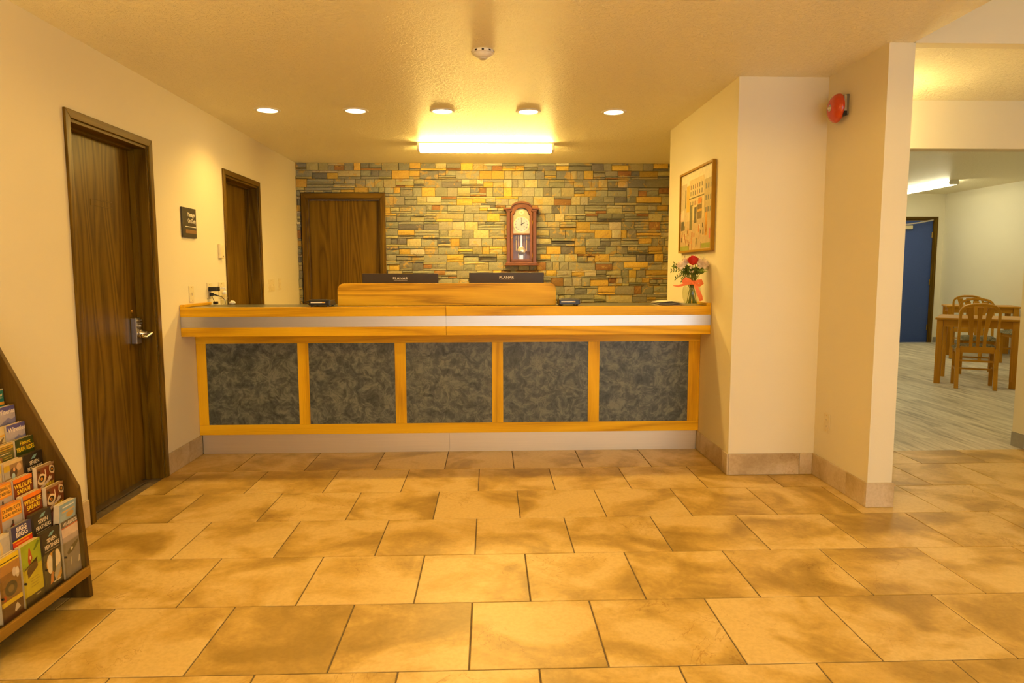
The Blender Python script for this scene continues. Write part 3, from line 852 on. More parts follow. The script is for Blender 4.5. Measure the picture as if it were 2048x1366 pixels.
# ---- monitors seen from behind
def monitor(x0, x1, top, label):
    w = x1 - x0; xm = (x0 + x1) / 2
    t = thing('computer_monitor', label, 'monitor', at(xm, 5.19, 0.74), 'monitors on the clerk desk')
    hz = top - 0.74
    MB().box(-w / 2, w / 2, -0.012, 0.022, hz - 0.345, hz).build('housing', m_screen, t, bevel=0.004)
    MB().box(-w / 2 + 0.014, w / 2 - 0.014, 0.0222, 0.0228, hz - 0.33, hz - 0.014).build('screen', m_black, t)
    MB().box(-w / 2 + 0.10, w / 2 - 0.10, -0.034, -0.0121, hz - 0.31, hz - 0.10).build('rear_bulge', m_screen, t, bevel=0.01)
    MB().box(-0.035, 0.035, -0.055, -0.0345, 0.012, hz - 0.16).build('stand_neck', m_black, t, bevel=0.004)
    MB().box(-0.13, 0.13, -0.10, 0.11, 0.0005, 0.012).build('stand_base', m_black, t, bevel=0.003)
    e = bpy.data.objects.new('logo', None); COL.objects.link(e); e.parent = t
    e.matrix_local = frame((1, 0, 0), (0, 0, 1), (0, -1, 0), (0.0, -0.0122, hz - 0.037))
    text('PLANAR', 0.024, m_print_w, e, 0, 0, 0.0004, 1.25, 0.015)
    MB().rect(-0.048, 0.052, -0.0145, -0.0128, 0.0004).build('underline', m_print_w, e, fix=False)
monitor(-0.955, -0.388, 1.286, 'black computer monitor back nearer the door in the stone wall')
monitor(-0.155, 0.410, 1.291, 'black computer monitor back below the wall clock')

# ---- card terminals on the counter
def terminal(x, y, label, cable):
    t = thing('card_terminal', label, 'card terminal', at(x, y, ct), 'card terminals beside the oak riser')
    w = 0.140
    pr_ = [(-0.09, 0.010), (0.09, 0.006), (0.09, 0.022), (0.06, 0.036), (-0.07, 0.050), (-0.09, 0.046)]
    MB().prism(pr_, -w / 2, w / 2, 0).build('body', m_black, t, bevel=0.004)
    MB().box(-w / 2 + 0.014, w / 2 - 0.03, -0.0922, -0.0895, 0.026, 0.034).build('label_strip', m_print_w, t)
    MB().box(w / 2 - 0.05, w / 2 - 0.032, -0.0928, -0.0923, 0.027, 0.033).build('yellow_sticker', ink(235, 190, 60), t)
    MB().box(w / 2 - 0.020, w / 2 + 0.004, -0.088, 0.05, 0.012, 0.044).build('card_slot', m_dgrey, t, bevel=0.003)
    MB().prism([(-0.066, 0.0499), (0.056, 0.0365), (0.056, 0.0385), (-0.066, 0.0525)], -w / 2 + 0.012, w / 2 - 0.028, 0).build('keypad', m_dgrey, t)
    for sx in (-0.052, 0.052):
        for sy in (-0.075, 0.07): MB().lathe([(0.008, 0.0), (0.008, 0.012), (0, 0.012)], 12, (sx, sy, 0)).build('foot', m_black, t)
    if cable:
        MB().tube([(-0.068, -0.02, 0.03), (-0.09, -0.02, 0.038), (-0.115, -0.02, 0.03), (-0.09, -0.022, 0.016), (-0.068, -0.02, 0.012)], 0.0035, 8).build('cable', m_black, t, True)
        MB().tube([(-0.112, -0.02, 0.030), (-0.128, -0.02, 0.031), (-0.142, -0.018, 0.030)], [0.0025, 0.0015, 0.001], 6).build('cable_tip', m_dgrey, t, True)
terminal(-1.146, 4.72, 'small black card terminal at the riser end nearer the doors', True)
terminal(0.541, 4.715, 'small black card terminal at the riser end nearer the flowers', False)

# ---- wall plates on the left wall
def plate(name, y0, y1, z0, z1, label, cat, kind, M=None, group=None):
    w, h = y1 - y0, z1 - z0
    t = thing(name, label, cat, M or on_left((y0 + y1) / 2, (z0 + z1) / 2), group)
    MB().box(-w / 2, w / 2, -h / 2, h / 2, 0.0003, 0.006).build('plate', m_ivory, t, bevel=0.002)
    if kind.startswith('switch'):
        n = int(kind[6:])
        for i in range(n):
            u = (i - (n - 1) / 2) * w / n
            MB().box(u - 0.0035, u + 0.0035, -0.010, 0.010, 0.006, 0.013).build('toggle', m_ivory, t, bevel=0.0015)
    if kind == 'outlet':
        for s in (-1, 1):
            MB().box(-0.016, 0.016, s * 0.02 - 0.013, s * 0.02 + 0.013, 0.006, 0.0075).build('receptacle', m_ivory, t, bevel=0.001)
            for q in (-0.006, 0.006): MB().box(q - 0.001, q + 0.001, s * 0.02 - 0.004, s * 0.02 + 0.005, 0.0075, 0.0079).build('slot', m_dgrey, t)
    for s in (-1, 1):
        if kind != 'box': MB().lathe([(0.003, 0.006), (0.0025, 0.0068), (0, 0.0068)], 10, (0, s * h * 0.40, 0)).build('screw', m_brass, t)
    return t
plate('light_switch', 4.775, 4.845, 1.093, 1.203, 'single ivory light switch above the counter end below the black sign', 'switch', 'switch1')
plate('power_outlet', 5.078, 5.155, 1.107, 1.221, 'ivory wall outlet with the black adapter plugged in', 'outlet', 'outlet')
plate('blank_plate', 5.292, 5.400, 1.100, 1.221, 'wide ivory wall plate behind the hand sanitizer pump', 'wall plate', 'outlet')
plate('light_switch', 6.470, 6.640, 1.118, 1.232, 'wide ivory four-toggle switch plate right of the second brown door', 'switch', 'switch4')
plate('light_switch', 6.778, 6.850, 1.127, 1.240, 'narrow ivory switch plate nearest the stone wall', 'switch', 'switch1')
t = thing('door_chime', 'narrow ivory box on the wall just left of the second door', 'wall box', on_left(5.352, 1.459))
MB().box(-0.035, 0.035, -0.055, 0.055, 0.0005, 0.020).build('cover', m_ivory, t, bevel=0.004)
MB().lathe([(0.006, 0.02), (0.006, 0.022), (0, 0.022)], 12, (0.012, -0.040, 0)).build('button', m_dgrey, t)
plate('power_outlet', 0, 0.071, 0, 0.115, 'ivory wall outlet low on the wall below the red bell', 'outlet', 'outlet', on_right(4.056, 0.368, XP))

# ---- adapter, cable and sanitizer
t = thing('power_adapter', 'black power adapter with looping cable plugged in above the counter', 'adapter', on_left(5.115, 1.175, XL + 0.0082))
MB().box(-0.03, 0.03, -0.016, 0.016, 0.0, 0.062).build('brick', m_black, t, bevel=0.004)
MB().box(-0.012, 0.012, -0.052, -0.028, 0.0, 0.022).build('lower_plug', m_black, t, bevel=0.003)
MB().tube([(0, -0.04, 0.022), (0.01, -0.048, 0.045), (0.02, -0.058, 0.075), (0.025, -0.08, 0.095), (0.02, -0.1095, 0.10)], [0.006, 0.005, 0.0025, 0.0022, 0.0022], 8).build('cable', m_black, t, True)
MB().tube([(0, -0.05, 0.012), (0.0, -0.08, 0.022), (-0.004, -0.098, 0.032)], 0.0022, 8).build('cable', m_black, t, True)
MB().box(-0.018, 0.012, -0.1115, -0.092, 0.024, 0.052).build('cable_plug', m_black, t, bevel=0.003)
t = thing('sanitizer_bottle', 'clear pump bottle of hand sanitizer at the counter end', 'bottle', at(-1.925, 5.033, ct))
MB().lathe([(0.028, 0.0), (0.031, 0.004), (0.031, 0.045), (0.027, 0.062), (0.013, 0.074), (0.012, 0.080)], 24).build('bottle', glass_mat('sanitizer_clear', (0.93, 0.90, 0.84), 0.05), t, True)
MB().lathe([(0.0285, 0.003), (0.029, 0.006), (0.029, 0.036), (0, 0.036)], 24).build('gel', glass_mat('gel', (0.88, 0.90, 0.84)), t, True)
MB().lathe([(0.014, 0.078), (0.015, 0.080), (0.014, 0.094), (0.008, 0.100), (0.004, 0.102), (0.004, 0.116), (0, 0.116)], 18).build('pump_collar', m_white, t, True)
MB().box(-0.016, 0.009, -0.007, 0.007, 0.116, 0.124).build('pump_head', m_white, t, bevel=0.003)
MB().tube([(-0.014, 0, 0.120), (-0.026, 0, 0.119), (-0.030, 0, 0.113)], 0.0035, 8).build('nozzle', m_white, t, True)
t = thing('crumpled_tissue', 'small crumpled white tissue beside the sanitizer bottle', 'tissue', at(-1.872, 5.035, ct))
mb = MB(); rr_ = random.Random(3)
mb.ball((0, 0, 0.014), 0.022, 0.018, 0.0138, 9, 6)
mb.v = [(x * rr_.uniform(.75, 1.15), y * rr_.uniform(.75, 1.15), z if z < 0.004 else z * rr_.uniform(.7, 1.2)) for x, y, z in mb.v]
mb.build('sheet', m_print_w, t)

# ---- manager sign
t = thing('wall_sign', 'black sign reading Manager On Duty beside the near brown door', 'sign', on_left(4.815, 1.635))
MB().box(-0.108, 0.108, -0.101, 0.101, 0.0005, 0.012).build('backing', plain('sign_black', srgb(58, 50, 38), 0.4), t, bevel=0.0015)
text('Manager', 0.041, m_print_w, t, 0.094, 0.056, 0.0122, 0.84, 0.008, 'RIGHT')
text('On Duty', 0.041, m_print_w, t, 0.098, 0.013, 0.0122, 0.84, 0.008, 'RIGHT')
MB().box(-0.068, 0.100, -0.029, -0.025, 0.012, 0.0126).build('rule', m_print_w, t)
MB().box(-0.066, 0.102, -0.072, -0.048, 0.012, 0.0135).build('name_slot', plain('slot_brown', srgb(128, 92, 52), 0.45), t)

# ================================================================== WALL CLOCK
def arch(w, zs, zt, n=14):
    """points of an arched top from the right springing to the left one"""
    return [(w * math.cos(PI * i / n), zs + (zt - zs) * math.sin(PI * i / n)) for i in range(n + 1)]
ck = thing('wall_clock', 'arched cherry-wood pendulum wall clock on the stone wall', 'clock', on_back(0.345, 1.366, 7.487))
MB().box(-0.159, 0.159, 0.034, 0.585, -0.03, 0.006).build('back_board', m_clk, ck)
for s in (-1, 1):
    a, b = sorted((s * 0.122, s * 0.160))
    o = MB().box(a, b, 0.034, 0.590, 0.006, 0.085).build('side_post', m_clk, ck, bevel=0.003)
    for q in range(4):
        u = a + 0.006 + q * 0.0085
        MB().box(u, u + 0.004, 0.06, 0.565, 0.085, 0.0865).build('flute', m_clk, o)
MB().box(-0.182, 0.182, 0.0, 0.016, -0.02, 0.110).build('base_moulding', m_clk_x, ck, bevel=0.005)
MB().box(-0.170, 0.170, 0.016, 0.034, -0.02, 0.098).build('base_step', m_clk_x, ck, bevel=0.004)
# bonnet: flat shoulders sweeping up into an arch
def bonnet(off, w, z0, z1):
    out = [(w, 0.590), (w, 0.606 + off * 0.5), (0.118, 0.606 + off * 0.5)]
    out += [(x, y) for x, y in arch(0.112 + off, 0.612, 0.668 + off, 16)]
    out += [(-0.118, 0.606 + off * 0.5), (-w, 0.606 + off * 0.5), (-w, 0.590)]
    inn = arch(0.092, 0.590, 0.640, 16)
    pts = out + [(-x, y) for x, y in inn]
    return pts
def strip(outer, inner, z0, z1):
    """ring-like band between two polylines of equal length, extruded"""
    n = len(outer); mb = MB()
    v = [(x, y, z) for z in (z0, z1) for x, y in outer] + [(x, y, z) for z in (z0, z1) for x, y in inner]
    f = []
    for i in range(n - 1):
        f += [(i, i + 1, n + i + 1, n + i), (2 * n + i, 3 * n + i, 3 * n + i + 1, 2 * n + i + 1),
              (n + i, n + i + 1, 3 * n + i + 1, 3 * n + i), (i, 2 * n + i, 2 * n + i + 1, i + 1)]
    f += [(0, n, 3 * n, 2 * n), (n - 1, 3 * n - 1, 4 * n - 1, 2 * n - 1)]
    return mb.add(v, f)
def bonnet_lines(top, w, k):
    a = [(w, 0.594 + k), (0.126, 0.597 + k)] + [(x, y) for x, y in arch(0.112, 0.600 + k, top, 16)] + [(-0.126, 0.597 + k), (-w, 0.594 + k)]
    return a
o1 = bonnet_lines(0.682, 0.196, 0.016); i1 = bonnet_lines(0.660, 0.190, 0.0)
strip(o1, i1, -0.02, 0.112).build('bonnet_moulding', m_clk_x, ck, bevel=0.004)
o2 = bonnet_lines(0.661, 0.178, 0.001); i2 = [(0.160, 0.574), (0.120, 0.574)] + arch(0.104, 0.574, 0.628, 16) + [(-0.120, 0.574), (-0.160, 0.574)]
strip(o2, i2, -0.02, 0.094).build('bonnet_frieze', m_clk_x, ck, bevel=0.002)
# arched door
dr = MB()
ow, iw = 0.117, 0.090
outer = [(ow, 0.040), (ow, 0.560)] + arch(0.104, 0.566, 0.642, 14) + [(-ow, 0.560), (-ow, 0.040)]
inner = [(iw, 0.066), (iw, 0.545)] + arch(0.076, 0.552, 0.614, 14) + [(-iw, 0.545), (-iw, 0.066)]
door = strip(outer, inner, 0.080, 0.096).build('door', m_clk, ck, bevel=0.003)
MB().box(-ow, ow, 0.040, 0.066, 0.080, 0.096).build('bottom_rail', m_clk_x, door, bevel=0.003)
MB().box(-iw, iw, 0.326, 0.344, 0.080, 0.096).build('middle_rail', m_clk_x, door, bevel=0.003)
MB().poly([(iw, 0.060), (iw, 0.545)] + arch(0.076, 0.552, 0.614, 14) + [(-iw, 0.545), (-iw, 0.060)], 0.082).build('glass', m_glass, door)
MB().ball((-0.104, 0.293, 0.101), 0.007).build('knob', m_brass, door, True)
for y in (0.105, 0.46): MB().tube([(ow + 0.002, y - 0.016, 0.094), (ow + 0.002, y + 0.016, 0.094)], 0.0035, 8).build('hinge', m_brass, door)
m_dial = plain('dial_brass_silver', (0.42, 0.34, 0.17), 0.35, 0.6)
m_chap = plain('chapter_ring_silver', (0.46, 0.44, 0.38), 0.35, 0.55)
MB().poly([(0.089, 0.346), (0.089, 0.535)] + arch(0.076, 0.545, 0.610, 14) + [(-0.089, 0.535), (-0.089, 0.346)], 0.060).build('dial_plate', m_dial, ck)
dial = MB().disc(0, 0.440, 0.061, 0.079, n=40).build('chapter_ring', m_chap, ck, fix=False)
MB().ring(0, 0.440, 0.0615, 0.078, 0.084, 40).build('bezel', m_brass, dial, fix=False)
for i, num in enumerate(('XII', 'I', 'II', 'III', 'IIII', 'V', 'VI', 'VII', 'VIII', 'IX', 'X', 'XI')):
    a = PI / 2 - i * PI / 6
    text(num, 0.019, m_black, dial, 0.064 * math.cos(a), 0.440 + 0.064 * math.sin(a), 0.0617, 0.75, 0.01, name='numeral', rot=a - PI / 2)
MB().prism([(-0.0028, 0.425), (0.0028, 0.425), (0.0028, 0.49), (0, 0.508), (-0.0028, 0.49)], 0.065, 0.066).build('minute_hand', m_black, ck)
h = MB().prism([(-0.003, -0.01), (0.003, -0.01), (0.005, 0.03), (0, 0.046), (-0.005, 0.03)], 0.0635, 0.0645).build('hour_hand', m_black, ck)
h.location = (0, 0.440, 0); h.rotation_euler = (0, 0, -PI / 3)
MB().disc(0, 0.440, 0.0665, 0.006, n=14).build('hand_boss', m_black, ck, fix=False)
MB().disc(0.030, 0.418, 0.0622, 0.004, n=12).build('winding_hole', m_black, dial, fix=False)
MB().ring(0, 0.568, 0.0605, 0.010, 0.026, 28).build('arch_ornament', plain('ornament', (0.55, 0.48, 0.32), 0.4, 0.4), ck, fix=False)
MB().prism([(-0.010, 0.190), (0.010, 0.190), (0.008, 0.335), (-0.008, 0.335)], 0.045, 0.048).build('pendulum_rod', m_steel, ck)
o = MB().lathe([(0.044, 0.0), (0.043, 0.004), (0.030, 0.008), (0, 0.010)], 32).build('pendulum_bob', plain('polished_bob', (0.90, 0.74, 0.38), 0.18, 1.0), ck, True); o.location = (0, 0.162, 0.050)
MB().box(-0.021, 0.021, 0.068, 0.118, 0.010, 0.013).build('chime_plate', m_steel, ck)
for s in (-1, 1):
    MB().tube([(s * 0.058, 0.160, 0.04), (s * 0.058, 0.275, 0.04)], 0.0075, 12).build('weight', m_brass, ck, True)
    MB().tube([(s * 0.058, 0.275, 0.04), (s * 0.058, 0.335, 0.04)], 0.001, 6).build('weight_cord', m_brass, ck)
    MB().tube([(s * 0.031, 0.085, 0.02), (s * 0.031, 0.335, 0.02)], 0.0022, 6).build('chime_rod', m_brass, ck)

# ================================================================== FRAMED PICTURE
PW2, PH2 = 0.79, 0.603
pc = thing('framed_picture', 'wood-framed street scene print hanging above the flowers', 'picture', on_right(4.985, 1.739))
fw = 0.016
m_fr = wood('picture_frame_wood', 0, (0.20, 0.10, 0.006), (0.34, 0.18, 0.010), (0.42, 0.24, 0.02), figure=3)
m_fr_y = wood('picture_frame_wood_y', 1, (0.20, 0.10, 0.006), (0.34, 0.18, 0.010), (0.42, 0.24, 0.02), figure=3)
w2, h2 = PW2 / 2, PH2 / 2
for pts, m in (([(-w2, -h2), (w2, -h2), (w2 - fw, -h2 + fw), (-w2 + fw, -h2 + fw)], m_fr), ([(-w2 + fw, h2 - fw), (w2 - fw, h2 - fw), (w2, h2), (-w2, h2)], m_fr),
               ([(-w2, -h2), (-w2 + fw, -h2 + fw), (-w2 + fw, h2 - fw), (-w2, h2)], m_fr_y), ([(w2, -h2), (w2, h2), (w2 - fw, h2 - fw), (w2 - fw, -h2 + fw)], m_fr_y)):
    MB().prism(pts, 0.0008, 0.028).build('frame', m, pc, bevel=0.002)
cv = MB().box(-w2 + fw, w2 - fw, -h2 + fw, h2 - fw, 0.0008, 0.016).build('canvas', ink(206, 184, 140), pc)
def art(u0, u1, v0, v1, c, z=0.0163, name='painted_shape'):
    W, H = PW2 - 2 * fw, PH2 - 2 * fw
    MB().rect(-W / 2 + u0 * W, -W / 2 + u1 * W, H / 2 - v1 * H, H / 2 - v0 * H, z).build(name, ink(*c), cv, fix=False)
ar = random.Random(11)
art(0, 1, 0, 0.16, (226, 212, 178)); art(0.0, 0.20, 0.12, 0.62, (196, 178, 140), 0.0164); art(0.20, 0.30, 0.16, 0.50, (218, 172, 60), 0.0165)
art(0.28, 0.76, 0.10, 0.62, (214, 190, 136), 0.0164); art(0.76, 1.0, 0.16, 0.66, (190, 166, 110), 0.0164); art(0.0, 1.0, 0.62, 1.0, (196, 168, 122), 0.0162)
art(0.28, 0.76, 0.33, 0.345, (112, 102, 64), 0.0168); art(0.31, 0.40, 0.42, 0.74, (120, 112, 70), 0.0167); art(0.46, 0.54, 0.46, 0.66, (96, 88, 66), 0.0168)
art(0.56, 0.70, 0.44, 0.62, (128, 104, 52), 0.0168); art(0.56, 0.70, 0.50, 0.53, (206, 156, 52), 0.0169); art(0.58, 0.69, 0.36, 0.43, (214, 128, 36), 0.0169)
art(0.80, 0.86, 0.50, 0.84, (214, 150, 40), 0.0168); art(0.15, 0.18, 0.20, 0.44, (110, 110, 60), 0.0168); art(0.0, 0.13, 0.50, 0.60, (222, 170, 140), 0.0168)
for i in range(4): art(0.005 + i * 0.033, 0.020 + i * 0.033, 0.46, 0.59, (236, 220, 196), 0.0169)
art(0.02, 0.12, 0.61, 0.73, (88, 84, 70), 0.0168); art(0.0, 0.30, 0.94, 1.0, (150, 156, 60), 0.0168); art(0.70, 0.98, 0.93, 0.99, (150, 156, 60), 0.0168); art(0.92, 0.96, 0.76, 0.88, (214, 110, 100), 0.0168)
for r_, v in enumerate((0.17, 0.25, 0.38)):
    for i in range(6): art(0.33 + i * 0.07, 0.35 + i * 0.07, v, v + 0.055, ar.choice(((120, 110, 84), (150, 84, 50), (96, 92, 76))), 0.0168)
for v in (0.22, 0.36, 0.50):
    for i in range(3): art(0.80 + i * 0.065, 0.835 + i * 0.065, v, v + 0.06, (120, 118, 104), 0.0169)
for i in range(34):      # small figures and carts along the street
    u, v = ar.uniform(0.02, 0.95), ar.uniform(0.66, 0.92)
    art(u, u + ar.uniform(0.012, 0.035), v, v + ar.uniform(0.04, 0.10), ar.choice(((96, 84, 64), (204, 120, 44), (226, 206, 170), (150, 128, 92), (176, 96, 48), (110, 108, 70))), 0.0166 + i * 0.00001)
MB().rect(-w2 + fw, w2 - fw, -h2 + fw, h2 - fw, 0.019).build('glazing', m_glass, pc, fix=False)

# ================================================================== FIRE BELL
bl = thing('fire_alarm_bell', 'round red fire alarm bell on the pillar wall', 'alarm bell', on_right(4.03, 2.238, XP))
m_red = plain('red_enamel', (0.56, 0.055, 0.008), 0.22, coat=0.3)
MB().box(-0.028, 0.066, -0.050, 0.066, 0.0005, 0.016).build('backbox', plain('bell_box_grey', (0.22, 0.19, 0.13), 0.4, 0.3), bl, bevel=0.003)
MB().prism([(0.020, -0.052), (0.072, -0.040), (0.068, 0.062), (0.014, 0.060)], 0.016, 0.030).build('bracket', m_steel, bl, bevel=0.002)
MB().box(0.050, 0.078, -0.056, -0.030, 0.016, 0.036).build('striker', m_black, bl, bevel=0.003)
gong = [(0.0, 0.0815), (0.030, 0.0800), (0.052, 0.0740), (0.070, 0.0620), (0.080, 0.0480), (0.0830, 0.0350), (0.0822, 0.0330), (0.0790, 0.0360), (0.066, 0.0590), (0.030, 0.0760), (0.0, 0.0775)]
MB().lathe(gong, 40, cap=False).build('gong', m_red, bl, True)
MB().lathe([(0.019, 0.0805), (0.019, 0.0825), (0.012, 0.084), (0.008, 0.090), (0.0, 0.091)], 20).build('centre_nut', m_steel, bl, True)
for i in range(3):
    a = 2 * PI * i / 3
    MB().ball((0.0135 * math.cos(a), 0.0135 * math.sin(a), 0.083), 0.0032, n=8, m=6).build('rivet', m_brass, bl, True)

# ================================================================== VASE AND BOUQUET
VX, VY = 1.412, 4.745
vs = thing('flower_vase', 'clear glass vase with orange ribbon at the counter end', 'vase', at(VX, VY, ct))
vprof = [(0.036, 0.0), (0.046, 0.004), (0.060, 0.045), (0.0645, 0.080), (0.060, 0.115), (0.046, 0.145), (0.040, 0.160), (0.044, 0.178), (0.0530, 0.194)]
inner_p = [(r - 0.003, z + 0.003) for r, z in vprof[::-1]]
MB().lathe(vprof + inner_p[:-1] + [(0.0, 0.006)], 32, cap=False).build('glass', glass_mat('vase_glass', (0.94, 0.95, 0.90), 0.02, edge=0.75), vs, True)
m_rib = plain('orange_ribbon', (0.88, 0.21, 0.05), 0.5)
def ribbon(path, w, name='ribbon_tail'):
    v = []; f = []
    for i, p in enumerate(path):
        d = Vector(path[min(i + 1, len(path) - 1)]) - Vector(path[max(i - 1, 0)])
        n = d.cross(Vector((0, 1, 0.15))).normalized()
        ww = w if not isinstance(w, (list, tuple)) else w[i]
        v += [Vector(p) + n * ww / 2, Vector(p) - n * ww / 2]
    v2 = [q + Vector((0, -0.0008, 0)) for q in v]
    k = len(v); v = v + v2
    for i in range(len(path) - 1):
        f += [(2 * i, 2 * i + 1, 2 * i + 3, 2 * i + 2), (k + 2 * i, k + 2 * i + 2, k + 2 * i + 3, k + 2 * i + 1), (2 * i, 2 * i + 2, k + 2 * i + 2, k + 2 * i), (2 * i + 1, k + 2 * i + 1, k + 2 * i + 3, 2 * i + 3)]
    return MB().add(v, f).build(name, m_rib, vs, True)
MB().lathe([(0.0465, 0.140), (0.0425, 0.150), (0.0425, 0.160), (0.0465, 0.170)], 28, cap=False).build('ribbon_band', m_rib, vs, True)
MB().ball((-0.004, -0.050, 0.150), 0.014, 0.010, 0.011).build('ribbon_knot', m_rib, vs, True)
ribbon([(-0.010, -0.050, 0.152), (-0.040, -0.056, 0.150), (-0.075, -0.058, 0.141), (-0.110, -0.056, 0.131), (-0.145, -0.052, 0.134)], [0.010, 0.016, 0.018, 0.014, 0.004])
ribbon([(0.000, -0.052, 0.148), (0.014, -0.066, 0.120), (0.028, -0.072, 0.085), (0.042, -0.070, 0.055), (0.050, -0.064, 0.030)], [0.012, 0.024, 0.030, 0.030, 0.024])
ribbon([(-0.008, -0.052, 0.154), (-0.035, -0.058, 0.170), (-0.062, -0.058, 0.178), (-0.076, -0.055, 0.166), (-0.060, -0.050, 0.150), (-0.012, -0.046, 0.148)], [0.010, 0.026, 0.034, 0.034, 0.026, 0.010], 'ribbon_loop')
ribbon([(0.000, -0.052, 0.152), (0.024, -0.060, 0.164), (0.044, -0.060, 0.164), (0.052, -0.057, 0.150), (0.038, -0.050, 0.136), (0.004, -0.046, 0.144)], [0.010, 0.024, 0.030, 0.030, 0.024, 0.010], 'ribbon_loop')

bq = thing('flower_bouquet', 'bouquet with one red rose and pale pink carnations in the vase', 'bouquet', at(VX, VY, ct))
m_stem = plain('green_stem', (0.17, 0.21, 0.022), 0.5, var=0.2)
m_leaf = plain('green_leaf', (0.085, 0.13, 0.016), 0.45, var=0.25)
m_leaf2 = plain('light_green_leaf', (0.17, 0.26, 0.03), 0.45, var=0.2)
m_rose = plain('red_rose', (0.52, 0.016, 0.008), 0.5, var=0.1)
m_carn = plain('pink_carnation', (1.0, 0.82, 0.66), 0.6, var=0.05)
m_bud = plain('cream_buds', (0.80, 0.70, 0.46), 0.6)
m_bit = plain('small_red_berries', (0.55, 0.09, 0.03), 0.5)
fr = random.Random(5)
def leaf_at(mb, base, tip, w, sag=0.0):
    b, t = Vector(base), Vector(tip)
    d = t - b
    sd = d.cross(Vector((0.2, -1, 0.4))).normalized() * w / 2
    m1 = b + d * 0.35 + Vector((0, 0, sag)); m2 = b + d * 0.7 + Vector((0, 0, sag * 0.7))
    nm = d.cross(sd).normalized() * 0.0008
    top = [b, m1 + sd, m2 + sd * 0.75, t, m2 - sd * 0.75, m1 - sd]
    mb.add([p + nm for p in top] + [p - nm for p in top], [(0, 1, 2, 3), (0, 3, 4, 5), (9, 8, 7, 6), (11, 10, 9, 6)] + [(i, (i + 1) % 6, 6 + (i + 1) % 6, 6 + i) for i in range(6)])
heads = []
def stem_to(p, spread=0.02):
    a = math.atan2(p[1], p[0]) + PI + fr.uniform(-0.7, 0.7); r = fr.uniform(0.018, 0.036)
    q = (r * math.cos(a), r * math.sin(a), 0.010)
    mid = (p[0] * 0.28 + fr.uniform(-0.012, 0.012), p[1] * 0.28 + fr.uniform(-0.012, 0.012), 0.16)
    MB().tube([q, (q[0] * 0.6 + mid[0] * 0.4, q[1] * 0.6 + mid[1] * 0.4, 0.09), mid, p], 0.0026, 7).build('stem', m_stem, bq, True)
# rose: wrapped petals opening upwards
def rose(c, s, mat):
    mb = MB(); rr = random.Random(2)
    for layer, (n, r0, r1, h, tz) in enumerate(((3, 0.006, 0.010, 0.034, 0.010), (4, 0.011, 0.018, 0.033, 0.006), (5, 0.015, 0.024, 0.029, 0.002))):
        for k in range(n):
            a0 = 2 * PI * k / n + layer * 0.7; span = 2 * PI / n * 0.72
            U, V = 6, 5; v = []; f = []
            for i in range(U + 1):
                for j in range(V + 1):
                    u = i / U * 2 - 1; t = j / V
                    a = a0 + u * span * (1 - 0.1 * t)
                    rad = (r0 + (r1 - r0) * math.sin(t * PI / 2) ** 0.7) * (1 + 0.12 * t * t)
                    z_ = tz + h * t - 0.006 * u * u * t + (0.002 if layer == 2 and t > 0.8 else 0)
                    v.append((c[0] + s * rad * math.cos(a), c[1] + s * rad * math.sin(a), c[2] + s * (z_ - 0.012)))
            for i in range(U):
                for j in range(V):
                    q = i * (V + 1) + j; f.append((q, q + 1, q + V + 2, q + V + 1))
            mb.add(v, f)
    mb.ball((c[0], c[1], c[2] - s * 0.004), s * 0.013, s * 0.013, s * 0.012, 10, 6)
    o = mb.build('red_rose', mat, bq, True, fix=False)
    return o
def carnation(c, s, seed):
    mb = MB(); rr = random.Random(seed)
    for layer in range(5):
        n = 22; R0 = s * (1.0 - layer * 0.15); zc = c[2] + s * (-0.25 + layer * 0.22)
        v = [(c[0], c[1], zc - s * 0.25)]; f = []
        for ring_, rf in enumerate((0.45, 0.8, 1.0)):
            for i in range(n):
                a = 2 * PI * i / n + layer * 0.3
                wob = (0.10 if ring_ == 2 else 0.05) * (1 if i % 2 else -1) + rr.uniform(-0.05, 0.05)
                rad = R0 * rf * (1 + wob * 0.6)
                v.append((c[0] + rad * math.cos(a), c[1] + rad * math.sin(a), zc + s * (wob * 1.6 + 0.12 * ring_ - 0.10 * (1 - rf))))
        for i in range(n):
            j = (i + 1) % n
            f.append((0, 1 + i, 1 + j))
            for q in range(2): f.append((1 + q * n + i, 1 + (q + 1) * n + i, 1 + (q + 1) * n + j, 1 + q * n + j))
        mb.add(v, f)
    mb.ball((c[0], c[1], c[2] - s * 0.35), s * 0.45, s * 0.45, s * 0.45, 10, 6)
    return mb.build('carnation', m_carn, bq, True, fix=False)
P_ROSE = (-0.014, -0.062, 0.296)
stem_to((P_ROSE[0], P_ROSE[1], 0.27)); rose(P_ROSE, 1.4, m_rose)
for i, (x, y, z_, s) in enumerate(((-0.092, -0.046, 0.272, 0.036), (-0.055, -0.020, 0.298, 0.031), (0.034, -0.040, 0.296, 0.031), (0.068, -0.055, 0.276, 0.034), (0.028, 0.020, 0.300, 0.026), (0.082, 0.000, 0.296, 0.027), (-0.030, -0.055, 0.262, 0.016), (0.036, -0.060, 0.262, 0.016))):
    stem_to((x, y, z_ - 0.02)); carnation((x, y, z_), s, i)
for i in range(14): stem_to((fr.uniform(-0.05, 0.05), fr.uniform(-0.05, 0.03), 0.245))
